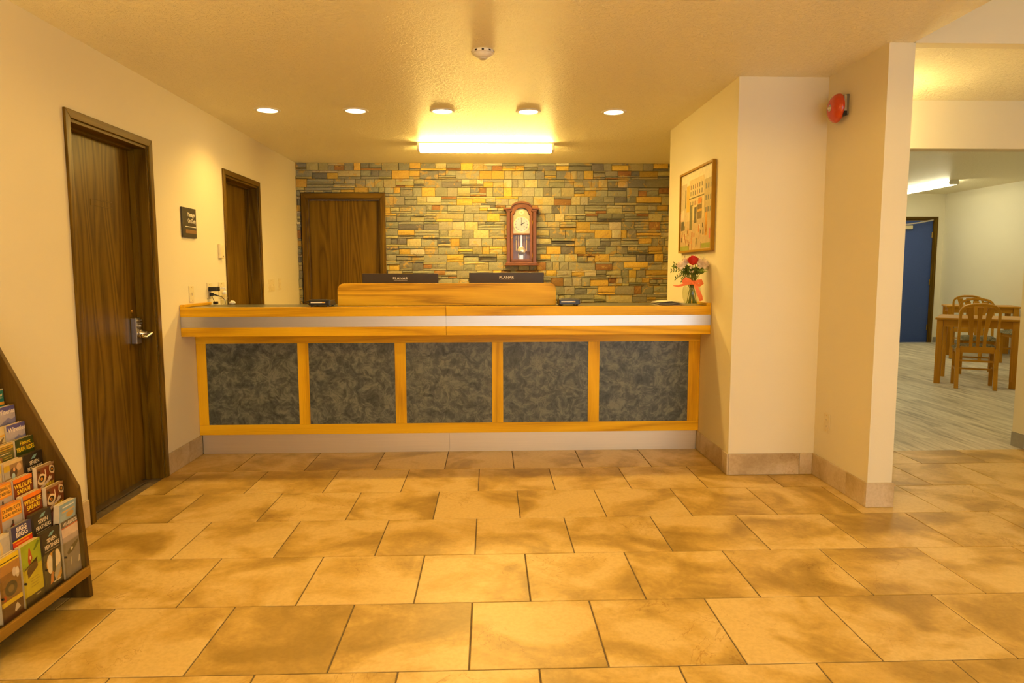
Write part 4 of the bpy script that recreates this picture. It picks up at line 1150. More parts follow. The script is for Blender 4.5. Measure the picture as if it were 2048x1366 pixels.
# foliage mass around the collar: each leaf a piece
for i in range(46):
    a = fr.uniform(0, 2 * PI); r0 = fr.uniform(0.01, 0.035); L = fr.uniform(0.03, 0.06)
    b0 = (r0 * math.cos(a), r0 * math.sin(a), fr.uniform(0.20, 0.245))
    up = fr.uniform(-0.004, 0.03)
    mb = MB(); leaf_at(mb, b0, (b0[0] + L * math.cos(a), b0[1] + L * math.sin(a), b0[2] + up), fr.uniform(0.012, 0.022), 0.006)
    mb.build('leaf', m_leaf, bq, True)
for i in range(26):
    b0 = (fr.uniform(-0.05, 0.05), fr.uniform(-0.055, -0.02), fr.uniform(0.205, 0.25))
    mb = MB(); leaf_at(mb, b0, (b0[0] * 1.5 + fr.uniform(-0.02, 0.02), b0[1] - 0.02, b0[2] + fr.uniform(0.005, 0.035)), fr.uniform(0.018, 0.028), 0.004)
    mb.build('leaf', m_leaf, bq, True)
# drooping leaflet sprigs to the left
for (p0, p1, p2) in (((-0.03, -0.03, 0.235), (-0.085, -0.045, 0.245), (-0.135, -0.04, 0.285)), ((-0.03, -0.03, 0.225), (-0.09, -0.05, 0.222), (-0.125, -0.05, 0.185)), ((-0.02, -0.04, 0.22), (-0.065, -0.055, 0.205), (-0.085, -0.06, 0.172)), ((-0.03, -0.02, 0.24), (-0.10, -0.03, 0.25), (-0.150, -0.03, 0.238))):
    pts = [Vector(p0) * (1 - t) ** 2 + Vector(p1) * 2 * t * (1 - t) + Vector(p2) * t * t for t in [k / 6 for k in range(7)]]
    sp = MB().tube(pts, 0.0012, 5).build('sprig', m_stem, bq, True)
    for k in range(2, 7):
        for s in (-1, 1):
            b0 = pts[k]; mb = MB()
            leaf_at(mb, b0, (b0[0] - 0.010, b0[1] - 0.004 * s, b0[2] + s * 0.017), 0.0085)
            mb.build('leaf', m_leaf, sp, True)
mb = MB(); leaf_at(mb, (-0.10, -0.02, 0.262), (-0.155, -0.02, 0.268), 0.022); mb.build('leaf', m_leaf2, bq, True)
for dz in (0.0, 0.008, -0.008):
    mb = MB(); leaf_at(mb, (0.02, -0.05, 0.238 + dz), (0.098, -0.045, 0.244 + dz * 1.5), 0.010); mb.build('leaf', m_leaf2, bq, True)
# filler sprays of tiny buds
for i, (x, y, z_) in enumerate(((-0.055, 0.0, 0.335), (-0.062, -0.01, 0.318), (0.058, 0.0, 0.330), (0.072, -0.01, 0.322), (-0.020, -0.062, 0.236), (0.048, 0.01, 0.322), (-0.10, -0.05, 0.212))):
    sp = MB().tube([(x * 0.5, y * 0.5, 0.22), (x * 0.85, y, z_ - 0.03), (x, y, z_)], 0.0010, 5).build('filler_spray', m_stem, bq, True)
    mb = MB()
    for k in range(9):
        c = (x + fr.uniform(-0.016, 0.016), y + fr.uniform(-0.012, 0.012), z_ + fr.uniform(-0.016, 0.010))
        mb.ball(c, 0.0036, n=6, m=4)
    mb.build('buds', m_bud, sp, True)
for i, (x, y, z_) in enumerate(((-0.060, -0.01, 0.302), (0.052, -0.012, 0.302), (0.066, -0.010, 0.298), (-0.072, -0.02, 0.296))):
    MB().ball((x, y, z_), 0.010, 0.008, 0.007, 8, 6).build('red_blossom', m_bit, bq, True)

# ---- folded newspapers beside the vase
nr = random.Random(9)
m_news = plain('newsprint', (0.62, 0.56, 0.44), 0.8, var=0.15)
m_newsd = plain('newsprint_photo', (0.16, 0.13, 0.10), 0.7, var=0.2)
t = thing('newspaper', 'folded newspapers lying flat beside the flower vase', 'newspaper', at(1.245, 4.745, ct, 0.12))
for k in range(5):
    n = 12; L, Wd = 0.20 - k * 0.006, 0.16 - k * 0.004
    v = []; f = []
    for i in range(n + 1):
        u = i / n
        zt = 0.0015 + k * 0.0058 + 0.002 * math.sin(u * 7 + k) + (0.003 * math.sin(u * PI))
        x = -L / 2 + L * u + nr.uniform(-0.002, 0.002)
        for y, dz in ((-Wd / 2, 0), (Wd / 2, 0.001)): v += [(x, y, max(0.0006, zt + dz)), (x, y, max(0.0003, zt + dz - 0.0012))]
    for i in range(n):
        o = 4 * i
        f += [(o, o + 4, o + 6, o + 2), (o + 1, o + 3, o + 7, o + 5), (o, o + 1, o + 5, o + 4), (o + 2, o + 6, o + 7, o + 3)]
    f += [(0, 2, 3, 1), (4 * n, 4 * n + 1, 4 * n + 3, 4 * n + 2)]
    o = MB().add(v, f).build('folded_sheet', m_newsd if k in (1, 3) else m_news, t)
    o.rotation_euler = (0, 0, nr.uniform(-0.06, 0.06))

# ================================================================== BREAKFAST ROOM FURNITURE
def cushion_mat():
    m, nt, b = new_mat('patterned_cushion')
    v = coords(nt, (1, 1, 1))
    vo = node(nt, 'ShaderNodeTexVoronoi', Scale=42.0); nt.links.new(v, vo.inputs['Vector'])
    r = ramp(nt, vo.outputs['Color'], [(0.2, srgb(84, 78, 52)), (0.45, srgb(128, 116, 80)), (0.6, srgb(96, 98, 76)), (0.85, srgb(150, 132, 92))])
    nt.links.new(r.outputs[0], b.inputs['Base Color']); b.inputs['Roughness'].default_value = 0.8
    return m
m_cush = cushion_mat()
def make_chair(label):
    """dining chair facing local +Y, origin on the floor under the seat centre"""
    t = thing('dining_chair', label, 'chair', Matrix.Identity(4), 'wooden breakfast room chairs')
    w, d = 0.20, 0.19
    for s in (-1, 1):
        MB().bar([(s * (w - 0.02), d - 0.02, 0.0), (s * (w - 0.02), d - 0.02, 0.43)], 0.038, 0.038).build('leg', m_ch_z, t, bevel=0.003)
        MB().bar([(s * (w - 0.022), -d - 0.03, 0.0), (s * (w - 0.022), -d + 0.005, 0.22), (s * (w - 0.022), -d + 0.015, 0.45)], 0.040, 0.036).build('leg', m_ch_z, t, bevel=0.003)
    # bent back frame: stiles and arched top in one
    y0, y1 = -d + 0.015, -d - 0.065
    path = []
    for s, seq in ((-1, (0.452, 0.60, 0.74, 0.84)), ):
        for z_ in seq: path.append((-w + 0.022, y0 + (y1 - y0) * (z_ - 0.45) / 0.5, z_))
    for k in range(1, 8):
        a = PI - PI / 2 * k / 8
        z_ = 0.84 + 0.085 * math.sin(a); path.append((-w + 0.022 + 0.10 + 0.10 * math.cos(a), y0 + (y1 - y0) * (z_ - 0.45) / 0.5, z_))
    right = [(-x, y, z_) for x, y, z_ in reversed(path)]
    zt = 0.933
    path = path + [(-0.05, y0 + (y1 - y0) * (zt - 0.45) / 0.5, zt), (0.05, y0 + (y1 - y0) * (zt - 0.45) / 0.5, zt)] + right
    MB().bar(path, 0.026, 0.046).build('back_frame', m_ch_z, t, True, bevel=0.003)
    yb = lambda z_: y0 + (y1 - y0) * (z_ - 0.45) / 0.5
    for s in (-1, 0, 1):
        v = []; f = []
        n = 8
        for k in range(n + 1):
            u = k / n; z_ = 0.468 + (0.905 - 0.468) * u
            if s == 0: c, h_ = 0.0, 0.016 + 0.012 * u ** 3
            else: c, h_ = s * (0.062 + 0.040 * u ** 2.4), 0.016 + 0.020 * u ** 2.2
            if s and u > 0.95: z_ -= 0.006
            y = yb(z_)
            v += [(c - h_, y - 0.007, z_), (c + h_, y - 0.007, z_), (c + h_, y + 0.007, z_), (c - h_, y + 0.007, z_)]
        for k in range(n):
            o = 4 * k
            f += [(o + i, o + (i + 1) % 4, o + 4 + (i + 1) % 4, o + 4 + i) for i in range(4)]
        f += [(3, 2, 1, 0), (4 * n, 4 * n + 1, 4 * n + 2, 4 * n + 3)]
        MB().add(v, f).build('back_slat', m_ch_z, t, bevel=0.002)
    MB().box(-w + 0.042, w - 0.042, -d + 0.002, -d + 0.024, 0.40, 0.468).build('rear_rail', m_ch_x, t, bevel=0.003)
    MB().box(-w + 0.039, w - 0.039, d - 0.030, d - 0.010, 0.385, 0.43).build('front_rail', m_ch_x, t, bevel=0.003)
    for s in (-1, 1):
        a, b = sorted((s * (w - 0.010), s * (w - 0.028)))
        MB().box(a, b, -d + 0.035, d - 0.040, 0.385, 0.43).build('side_rail', m_ch_x, t, bevel=0.003)
        MB().box(a, b, -d + 0.012, d - 0.040, 0.19, 0.215).build('side_stretcher', m_ch_x, t, bevel=0.003)
    MB().box(-w + 0.028, w - 0.028, -0.012, 0.012, 0.193, 0.212).build('cross_stretcher', m_ch_x, t, bevel=0.003)
    MB().box(-w + 0.042, w - 0.042, -d + 0.002, -d + 0.018, 0.30, 0.32).build('rear_stretcher', m_ch_x, t, bevel=0.003)
    # upholstered seat: domed pad
    n, v, f = 10, [], []
    for i in range(n + 1):
        for j in range(n + 1):
            x, y = i / n * 2 - 1, j / n * 2 - 1
            hz = 0.432 + 0.048 * (max(0, (1 - x ** 6)) * max(0, (1 - y ** 6))) ** 0.5
            v.append((x * (w + 0.012), y * d + 0.022, hz))
    W = n + 1
    for i in range(n):
        for j in range(n): f.append((i * W + j, (i + 1) * W + j, (i + 1) * W + j + 1, i * W + j + 1))
    k = len(v); rim = [j for j in range(W)] + [i * W + n for i in range(1, W)] + [n * W + j for j in range(n - 1, -1, -1)] + [i * W for i in range(n - 1, 0, -1)]
    v += [(v[r_][0], v[r_][1], 0.4305) for r_ in rim]
    f += [(rim[i], rim[(i + 1) % len(rim)], k + (i + 1) % len(rim), k + i) for i in range(len(rim))]
    f.append(tuple(range(k, k + len(rim))))
    MB().add(v, f).build('seat_cushion', m_cush, t, True)
    return t
def make_table(label, w=0.74, d=0.74, h=0.765):
    t = thing('dining_table', label, 'table', Matrix.Identity(4), 'square breakfast tables')
    MB().box(-w / 2, w / 2, -d / 2, d / 2, h - 0.026, h).build('tabletop', m_ch_x, t, bevel=0.008, seg=3)
    lw = 0.058
    for sx in (-1, 1):
        for sy in (-1, 1):
            cx, cy = sx * (w / 2 - 0.045), sy * (d / 2 - 0.045)
            lg = MB().prism([(cx - lw / 2, cy - lw / 2), (cx + lw / 2, cy - lw / 2), (cx + lw / 2, cy + lw / 2), (cx - lw / 2, cy + lw / 2)], 0.0, h - 0.027).build('leg', m_ch_z, t, bevel=0.004)
            for q in (-0.013, 0.013):
                MB().box(cx + q - 0.004, cx + q + 0.004, cy - lw / 2 - 0.003, cy - lw / 2, 0.08, h - 0.12).build('reed', m_ch_z, lg)
    for s in (-1, 1):
        a, b = sorted((s * (d / 2 - 0.055), s * (d / 2 - 0.035)))
        MB().box(-w / 2 + 0.075, w / 2 - 0.075, a, b, h - 0.105, h - 0.027).build('apron', m_ch_x, t, bevel=0.002)
        MB().box(a, b, -w / 2 + 0.075, w / 2 - 0.075, h - 0.105, h - 0.027).build('apron', m_ch_x, t, bevel=0.002)
    return t
RZ, RT = math.radians(-30), math.radians(-38)
fwd = Vector((math.sin(-RZ), math.cos(-RZ)))
c1 = make_chair('wooden slat-back chair nearest the opening, seen from behind')
p = Vector((5.325, 7.245)) + fwd * 0.21
c1.matrix_world = at(p.x, p.y, 0, RZ)
t1 = make_table('square wooden table nearest the opening with the chair pulled up')
t1.matrix_world = at(5.675, 7.735, 0, RT) @ Matrix.Diagonal((1.09, 1.0, 1.0, 1.0))
copy_tree(c1, at(6.18, 8.43, 0, RZ + PI), 'wooden slat-back chair on the far side of the nearest table')
RT2 = math.radians(-27)
fT = Vector((math.sin(-RT2), math.cos(-RT2))); rT = Vector((math.cos(RT2), math.sin(RT2)))
T2 = Vector((7.06, 10.33)) + fT * 0.30 + rT * 0.475
copy_tree(t1, at(T2.x, T2.y, 0, RT2) @ Matrix.Diagonal((1.28, 0.81, 1, 1)), 'oblong wooden table farther back by the pale wall')
copy_tree(c1, at(7.12, 9.93, 0, RT), 'wooden slat-back chair at the farther table, its top showing highest')
copy_tree(c1, at(7.36, 9.18, 0, math.radians(75)), 'wooden chair with patterned seat behind the nearest table, cut by the wall edge')

# ================================================================== BROCHURE RACK
YN, YE = 1.10, 2.668           # near end (out of frame) and inner face of the far side panel
rk = thing('brochure_rack', 'dark oak tiered brochure rack against the left wall', 'rack', at(XL, 2.0, 0))
ox, oy = -XL, -2.0
prof = [(XL + 0.012, 0.0), (-1.603, 0.0), (-1.626, 0.45), (-1.880, 0.978), (-2.035, 1.30), (XL + 0.012, 1.30)]
for a, b in ((YE, YE + 0.022), (YN - 0.022, YN)):
    MB().prism([(z_, x + ox) for x, z_ in prof][::-1], a + oy, b + oy, 1).build('side_panel', m_rack_z, rk, bevel=0.0025)
MB().box(XL + 0.012 + ox, XL + 0.024 + ox, YN + oy, YE + oy, 0.10, 1.28).build('back_board', m_rack_z, rk)
MB().box(XL + 0.03 + ox, -1.606 + ox, YN + oy, YE + oy, 0.100, 0.126).build('bottom_shelf', m_rack_y, rk)
MB().box(-1.606 + ox, -1.594 + ox, YN + oy, YE + oy, 0.098, 0.134).build('front_lip', m_rack_edge, rk, bevel=0.003)
TX = [-1.622, -1.648, -1.678, -1.708, -1.738, -1.768, -1.796, -1.830, -1.868, -1.900]
TZ = [0.350, 0.418, 0.487, 0.553, 0.612, 0.670, 0.728, 0.793, 0.852, 0.915]
for k in range(10):
    xb = TX[k] - 0.0255
    MB().box(xb - 0.004 + ox, xb + ox, YN + oy, YE + oy, 0.127 if k == 0 else TZ[k] - 0.22, TZ[k] - 0.045).build('tier_board', m_rack_y, rk)
    if k: MB().box(xb + 0.0005 + ox, TX[k - 1] - 0.030 + ox, YN + oy, YE + oy, TZ[k] - 0.222, TZ[k] - 0.217).build('tier_shelf', m_rack_y, rk)
MB().box(-1.6148 + ox, -1.6128 + ox, YN + oy, YE - 0.002 + oy, 0.130, 0.275).build('pocket_front', m_acryl, rk)
for i in range(8):
    y = YE - 0.006 - 0.112 * (i + 1)
    MB().box(-1.620 + ox, -1.6128 + ox, y - 0.001 + oy, y + 0.001 + oy, 0.130, 0.275).build('pocket_divider', m_acryl, rk)
    MB().tube([(-1.618 + ox, y + oy, 0.218), (-1.611 + ox, y + oy, 0.218)], 0.004, 8).build('pocket_peg', m_black, rk)

BW, BH = 0.100, 0.222
def brochure(tier, col, label, base, deco, thick=0.022, dz=0.0, dx=0.0, lean=0.0, paper=None, group='brochures in the rack'):
    """a pocketful of one leaflet; deco in (u, v) metres from the cover's top centre, v down"""
    thick = min(thick, 0.0235)
    yc_ = YE - 0.006 - 0.112 * (col + 0.5)
    a = math.radians(1.5 + lean)
    M = frame((0, 1, 0), (-math.sin(a), 0, math.cos(a)), (math.cos(a), 0, math.sin(a)), (TX[tier] + dx, yc_, TZ[tier] - BH + dz))
    t = thing('brochure', label, 'brochure', M, group)
    MB().box(-BW / 2, BW / 2, 0, BH - 0.0015, -thick, -0.0012).build('pages', paper or m_paper, t)
    n = max(2, int(thick / 0.006)); 
    for i in range(n):      # sheet edges that stand a little proud of the bundle
        zz = -thick + (i + 0.5) * (thick - 0.002) / n
        MB().box(-BW / 2 + R.uniform(0, .0015), BW / 2 - R.uniform(0, .0015), BH - 0.004, BH - R.uniform(0, 0.0012), zz - 0.0005, zz + 0.0005).build('sheet_edge', ink(*base) if i % 2 else (paper or m_paper), t)
    cvr = MB().box(-BW / 2, BW / 2, 0, BH, -0.0010, 0.0).build('cover', ink(*base), t)
    z_ = 0.0002
    for d in deco:
        z_ += 0.00005
        if d[0] == 'r':
            _, u0, u1, v0, v1, c = d
            MB().rect(u0 * BW, u1 * BW, BH - v1, BH - v0, z_).build('cover_band', ink(*c), cvr, fix=False)
        elif d[0] == 'p':
            _, pts, c = d
            MB().poly([(u * BW, BH - v) for u, v in pts][::1], z_).build('cover_picture', ink(*c), cvr, fix=True)
        elif d[0] == 'o':
            _, u, v, ru, rv, c = d
            MB().disc(u * BW, BH - v, z_, ru * BW, rv, 20).build('cover_picture', ink(*c), cvr, fix=False)
        elif d[0] == 't':
            _, s_, u, v, size, c, sx, bold = d[:8]
            text(s_, size, ink(*c), cvr, u * BW, BH - v, z_, sx, bold, shear=d[8] if len(d) > 8 else 0)
    return t
H = 0.5
def feathers(full=False):
    d = [('p', [(-0.16, 0.022), (-0.02, 0.010), (0.20, 0.008), (0.06, 0.022)], (112, 150, 150)),
         ('t', 'SEVEN', 0.02, 0.037, 0.021, (225, 205, 170), 0.92, 0.012), ('t', 'FEATHERS', 0.02, 0.059, 0.021, (225, 205, 170), 0.88, 0.012),
         ('r', -0.40, 0.42, 0.073, 0.0745, (190, 170, 135))]
    if full:
        d += [('o', 0.0, 0.125, 0.40, 0.042, (214, 150, 40)), ('o', -0.2, 0.125, 0.16, 0.036, (232, 214, 180)), ('o', 0.24, 0.118, 0.18, 0.034, (236, 214, 176)),
              ('p', [(-0.12, 0.165), (-0.02, 0.085), (0.16, 0.085), (0.08, 0.165)], (52, 46, 40)), ('p', [(-0.02, 0.175), (0.10, 0.150), (0.42, 0.135), (0.36, 0.165), (0.05, 0.200)], (170, 160, 140)),
              ('p', [(-0.28, 0.200), (-0.20, 0.165), (-0.06, 0.155), (-0.10, 0.195)], (196, 120, 50)), ('p', [(0.12, 0.190), (0.42, 0.160), (0.40, 0.185), (0.18, 0.205)], (206, 150, 60)), ('r', -0.1, 0.35, 0.196, 0.200, (215, 200, 170))]
    return d
def almond(u, v, a, b, tilt, n=12):
    """leaf-shaped outline around an eye"""
    out = []
    for k in range(n):
        t_ = 2 * PI * k / n
        x, y = a * math.cos(t_), b * math.sin(t_) * (1 - 0.35 * abs(math.cos(t_)))
        out.append((u + (x * math.cos(tilt) - y / BW * math.sin(tilt)), v + (x * BW * math.sin(tilt) + y * math.cos(tilt))))
    return out
tiger_d = [('r', -H, H, 0.0, 0.008, (150, 118, 78)), ('r', -0.22, 0.18, 0.008, 0.050, (118, 52, 22)), ('p', almond(-0.24, 0.052, 0.26, 0.024, -0.35), (214, 188, 146)), ('p', almond(0.36, 0.028, 0.15, 0.022, -0.6), (214, 188, 146)),
           ('p', almond(-0.25, 0.050, 0.17, 0.013, -0.35), (40, 26, 14)), ('p', almond(0.37, 0.028, 0.10, 0.012, -0.5), (40, 26, 14)), ('o', -0.25, 0.050, 0.065, 0.006, (236, 156, 36)), ('o', 0.37, 0.028, 0.045, 0.0055, (236, 156, 36)), ('o', -0.25, 0.050, 0.025, 0.003, (20, 14, 8)),
           ('p', [(-0.06, 0.020), (-0.02, 0.018), (0.02, 0.048), (-0.03, 0.050)], (230, 206, 166)), ('p', [(-0.48, 0.020), (-0.36, 0.026), (-0.30, 0.022), (-0.40, 0.014)], (44, 26, 14)), ('p', [(0.10, 0.058), (0.20, 0.048), (0.24, 0.052), (0.14, 0.064)], (206, 182, 150)),
           ('p', [(-0.36, 0.080), (0.30, 0.052), (0.32, 0.062), (-0.32, 0.092)], (196, 172, 146)), ('t', 'SAFARI', 0.16, 0.080, 0.018, (240, 208, 40), 0.9, 0.010, 0.2), ('o', -0.24, 0.118, 0.18, 0.018, (170, 110, 100)),
           ('p', [(0.02, 0.104), (0.46, 0.090), (0.46, 0.125), (0.06, 0.138)], (186, 186, 150)), ('o', 0.28, 0.116, 0.08, 0.010, (44, 44, 40))]
wild = [('r', -H, H, 0.0, 0.015, (232, 118, 22)), ('t', 'WILDLIFE', 0.0, 0.030, 0.023, (238, 200, 40), 0.95, 0.018), ('t', 'SAFARI', 0.0, 0.051, 0.023, (238, 200, 40), 0.98, 0.018), ('r', -0.30, 0.36, 0.065, 0.0665, (220, 170, 60))]
dune = [('r', -H, H, 0.0, 0.050, (226, 140, 28)), ('r', -0.44, 0.46, 0.007, 0.045, (236, 170, 60)), ('t', 'DUNEBUGGY', 0.0, 0.018, 0.0170, (52, 34, 14), 0.86, 0.012), ('t', '& QUAD RENTALS', 0.0, 0.035, 0.0150, (52, 34, 14), 0.74, 0.012),
        ('o', -0.02, 0.082, 0.10, 0.012, (150, 44, 28)), ('p', [(-0.26, 0.098), (-0.06, 0.070), (0.02, 0.070), (-0.10, 0.098)], (80, 52, 44)), ('r', -0.02, 0.05, 0.058, 0.072, (60, 48, 40))]
wine = [('r', -H, H, 0.0, 0.020, (92, 84, 140)), ('t', 'Wineries', 0.04, 0.020, 0.026, (228, 214, 196), 0.95, 0.018), ('p', [(-0.5, 0.070), (-0.2, 0.058), (0.10, 0.044), (0.30, 0.052), (0.5, 0.046), (0.5, 0.080), (-0.5, 0.080)], (126, 122, 156)), ('p', [(-0.3, 0.080), (0.05, 0.062), (0.3, 0.070), (0.5, 0.064), (0.5, 0.090), (-0.3, 0.090)], (100, 100, 140))]
# bottom tier
brochure(0, 0, 'grey brochure with a red stripe in the bottom row beside the rack side', (128, 118, 108), [('r', -H, H, 0.0, 0.022, (86, 78, 64)), ('t', 'WARBIRDS', 0.05, 0.014, 0.019, (220, 206, 186), 0.92, 0.012), ('r', -H, H, 0.024, 0.028, (178, 84, 38)),
    ('r', -H, H, 0.028, 0.062, (196, 172, 150)), ('r', -H, H, 0.062, 0.085, (164, 146, 132)), ('p', [(-0.30, 0.125), (0.0, 0.106), (0.42, 0.094), (0.44, 0.104), (0.05, 0.130), (-0.24, 0.135)], (78, 66, 48)), ('o', 0.0, 0.117, 0.08, 0.006, (200, 186, 160)), ('p', [(-0.16, 0.178), (-0.06, 0.150), (-0.02, 0.150), (-0.12, 0.178)], (214, 196, 150)), ('p', [(0.30, 0.185), (0.40, 0.158), (0.46, 0.162), (0.42, 0.182)], (206, 190, 160))], 0.022)
brochure(0, 1, 'black brochure with a feather emblem and a bright photo in the bottom row', (46, 36, 24), feathers(True), 0.018, paper=plain('dark_paper', srgb(74, 60, 36), 0.6))
brochure(0, 2, 'lime green and yellow brochure with a red bottle in the bottom row', (196, 176, 22), [('r', -H, H, 0.0, 0.088, (148, 158, 30)), ('p', [(-0.20, 0.062), (-0.12, 0.020), (-0.06, 0.020), (0.04, 0.058), (-0.16, 0.086)], (166, 60, 28)), ('o', -0.07, 0.054, 0.035, 0.007, (226, 196, 150)),
    ('p', [(-0.44, 0.092), (-0.40, 0.086), (0.30, 0.062), (0.26, 0.072)], (62, 42, 22)), ('p', [(-0.30, 0.100), (-0.26, 0.088), (0.26, 0.072), (0.28, 0.098), (-0.26, 0.124)], (84, 48, 20)), ('p', [(0.10, 0.035), (0.36, 0.006), (0.46, 0.010), (0.40, 0.020), (0.20, 0.036)], (92, 112, 20)),
    ('r', -0.15, 0.25, 0.128, 0.130, (160, 134, 30)), ('r', -0.15, 0.30, 0.138, 0.140, (160, 134, 30)), ('r', -0.15, 0.22, 0.148, 0.150, (160, 134, 30)), ('r', -0.15, 0.28, 0.158, 0.160, (160, 134, 30)), ('r', -H, H, 0.186, 0.222, (62, 50, 24)), ('r', 0.05, 0.30, 0.193, 0.197, (170, 150, 110))], 0.020, -0.003)
brochure(0, 3, 'yellow bordered brochure with a brown tractor photo in the bottom row', (126, 86, 40), [('r', -H, H, 0.0, 0.026, (222, 186, 30)), ('r', -0.46, 0.44, 0.016, 0.020, (70, 56, 20)), ('r', -H, H, 0.026, 0.150, (134, 94, 46)), ('r', -H, H, 0.026, 0.060, (164, 116, 56)), ('o', 0.22, 0.066, 0.10, 0.016, (190, 172, 150)), ('o', 0.36, 0.072, 0.09, 0.018, (206, 190, 166)), ('o', 0.0, 0.115, 0.30, 0.026, (78, 66, 48)), ('o', 0.0, 0.115, 0.14, 0.013, (120, 98, 60)), ('o', -0.34, 0.138, 0.08, 0.010, (166, 60, 20)),
    ('r', -H, H, 0.150, 0.166, (220, 184, 30)), ('r', -H, H, 0.166, 0.222, (86, 50, 26)), ('p', [(0.06, 0.196), (0.14, 0.178), (0.22, 0.174), (0.36, 0.194), (0.10, 0.202)], (206, 190, 160))], 0.026, -0.004)
# second tier
brochure(1, 0, 'pale blue leaning brochure in the second row beside the rack side', (142, 160, 168), [('r', -H, H, 0.0, 0.026, (128, 152, 166)), ('t', 'Water Country', 0.05, 0.016, 0.014, (226, 222, 206), 0.85, 0.02), ('r', -0.38, 0.40, 0.030, 0.034, (214, 158, 50)), ('o', 0.12, 0.050, 0.24, 0.012, (176, 138, 70)), ('r', -H, -0.1, 0.044, 0.080, (150, 166, 170))][0:1] + [('r', -0.34, 0.36, 0.012, 0.017, (214, 214, 200)), ('r', -0.38, 0.40, 0.030, 0.034, (214, 158, 50)), ('o', 0.12, 0.050, 0.24, 0.012, (176, 138, 70)), ('r', -H, -0.1, 0.044, 0.080, (150, 166, 170))], 0.026, 0.0, 0.004, -6)
brochure(1, 1, 'black brochure with a feather emblem in the second row', (44, 34, 22), feathers(), 0.022, 0.004, paper=plain('dark_paper2', srgb(80, 64, 36), 0.6))
brochure(1, 2, 'navy, red and yellow brochure in the second row', (52, 48, 92), [('t', 'BIGG', 0.0, 0.014, 0.022, (226, 212, 196), 1.05, 0.025), ('t', 'BIGG', 0.0, 0.033, 0.024, (226, 212, 196), 1.1, 0.025), ('r', -H, H, 0.046, 0.049, (40, 36, 20)), ('r', -H, H, 0.049, 0.053, (222, 190, 40)), ('r', -H, H, 0.053, 0.10, (206, 56, 22)), ('r', -0.35, 0.30, 0.060, 0.064, (230, 140, 40)), ('r', -0.25, 0.38, 0.069, 0.073, (226, 180, 50))], 0.016, -0.004, paper=plain('grey_paper', srgb(150, 140, 128), 0.7))
brochure(1, 3, 'light grey brochure with a tan curve in the second row', (176, 166, 152), [('o', -0.2, 0.05, 0.34, 0.05, (206, 178, 116)), ('o', -0.26, 0.045, 0.28, 0.045, (190, 182, 168)), ('r', -H, H, 0.0, 0.010, (196, 186, 166))], 0.020, -0.010)
# third and fourth tiers
m_orp = plain('orange_paper', srgb(206, 130, 48), 0.6)
for tier, nm in ((2, 'third'), (3, 'fourth')):
    brochure(tier, 0, 'brown brochure with a wildcat eyes photo in the %s row' % nm, (112, 62, 26), tiger_d, 0.016, 0.0 if tier == 2 else 0.012, 0.004, -2)
    brochure(tier, 1, 'maroon and orange brochure with yellow lettering in the %s row' % nm, (116, 44, 14), wild, 0.028, 0.004 if tier == 2 else -0.002)
    brochure(tier, 2, 'orange framed brochure with dark lettering in the %s row' % nm, (172, 158, 146), dune, 0.030, 0.0, paper=m_orp)
    brochure(tier, 3, 'orange framed brochure with dark lettering at the picture edge, %s row' % nm, (172, 158, 146), dune, 0.026, 0.0, paper=m_orp)
# fifth tier
brochure(4, 0, 'black brochure with a feather emblem in the fifth row', (44, 34, 22), feathers(), 0.026, 0.0, paper=plain('dark_paper3', srgb(78, 64, 38), 0.6))
brochure(4, 1, 'brown and cream photo brochure in the fifth row', (150, 116, 76), [('r', -H, H, 0.0, 0.012, (206, 176, 120)), ('r', -H, -0.2, 0.012, 0.034, (196, 160, 40)), ('r', -H, -0.15, 0.034, 0.060, (170, 156, 136)), ('o', -0.02, 0.046, 0.20, 0.020, (92, 66, 38)), ('o', -0.04, 0.058, 0.09, 0.012, (168, 190, 186)), ('o', 0.28, 0.030, 0.13, 0.014, (200, 160, 112)), ('o', 0.02, 0.034, 0.06, 0.008, (206, 150, 96))], 0.020)
brochure(4, 2, 'yellow and grey brochure at the picture edge in the fifth row', (186, 166, 120), [('r', -H, H, 0.0, 0.03, (204, 168, 50))], 0.022)
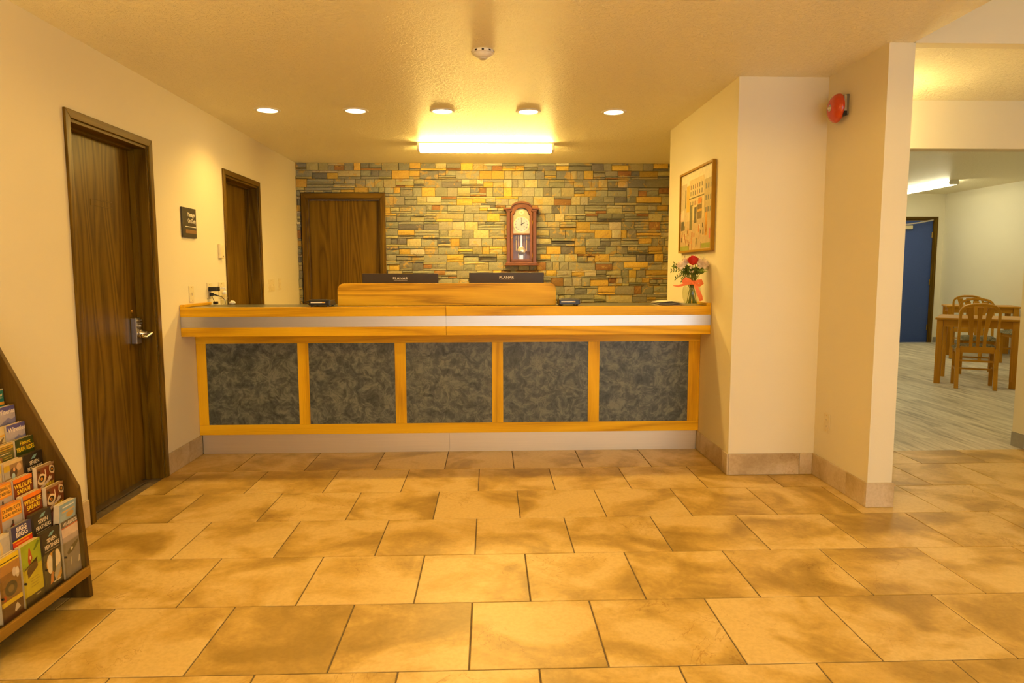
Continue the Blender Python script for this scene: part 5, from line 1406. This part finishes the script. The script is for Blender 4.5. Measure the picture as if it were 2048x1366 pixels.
# sixth tier
brochure(5, 0, 'dark green brochure with yellow train lettering in the sixth row', (58, 66, 20), [('t', 'Historic', 0.04, 0.018, 0.020, (230, 190, 30), 0.9, 0.015), ('t', 'TRAIN RIDES', 0.02, 0.041, 0.024, (232, 192, 30), 0.72, 0.015), ('r', -0.2, 0.4, 0.027, 0.0285, (170, 60, 20))], 0.020)
brochure(5, 1, 'olive and yellow striped brochure in the sixth row', (96, 92, 40), [('r', -H, H, 0.0, 0.008, (214, 176, 96)), ('r', -H, H, 0.010, 0.022, (190, 150, 40)), ('r', -0.40, 0.38, 0.014, 0.018, (120, 84, 30)), ('r', -H, H, 0.026, 0.029, (150, 110, 40)), ('r', -0.45, 0.30, 0.035, 0.037, (226, 206, 170)), ('r', -0.42, -0.12, 0.044, 0.085, (150, 96, 40)), ('o', -0.24, 0.064, 0.07, 0.012, (222, 186, 60)), ('r', -0.05, 0.4, 0.046, 0.048, (190, 160, 60)), ('r', -0.05, 0.4, 0.054, 0.056, (190, 160, 60))], 0.018)
# seventh to ninth tiers
brochure(6, 0, 'purple and white brochure with hills, lower of the two in the last column', (176, 164, 168), wine, 0.030, -0.004)
brochure(6, 1, 'cream brochure with yellow foot in the seventh row', (206, 182, 128), [('r', -H, H, 0.030, 0.036, (214, 160, 50)), ('p', [(0.1, 0.060), (0.4, 0.040), (0.46, 0.042), (0.2, 0.072)], (120, 96, 60)), ('r', -H, H, 0.060, 0.09, (120, 80, 40))], 0.022)
brochure(7, 0, 'purple and white brochure with hills, upper of the two in the last column', (176, 164, 168), wine, 0.024, -0.004)
brochure(7, 1, 'white brochure at the picture edge in the eighth row', (200, 186, 160), [('r', -H, H, 0.0, 0.02, (120, 112, 150))], 0.022)
brochure(8, 0, 'teal brochure with an orange foot in the topmost visible row', (44, 116, 100), [('t', 'ng', 0.30, 0.024, 0.026, (226, 206, 160), 0.95, 0.02, 0.2), ('r', -H, H, 0.050, 0.062, (222, 150, 40)), ('r', -H, H, 0.0, 0.006, (190, 176, 140))], 0.022)

# ================================================================== letters become plain meshes
bpy.context.view_layer.update()
dg = bpy.context.evaluated_depsgraph_get()
for o in TEXTS:
    me = bpy.data.meshes.new_from_object(o.evaluated_get(dg), depsgraph=dg)
    me.name = 'lettering'
    if not me.materials: me.materials.append(o.data.materials[0])
    nm = o.name.split('.')[0]; cu_ = o.data
    par, loc, rot_, scl = o.parent, o.location.copy(), o.rotation_euler.copy(), o.scale.copy()
    bpy.data.objects.remove(o); bpy.data.curves.remove(cu_)
    n = bpy.data.objects.new(nm, me); COL.objects.link(n)
    n.parent = par; n.location = loc; n.rotation_euler = rot_; n.scale = scl
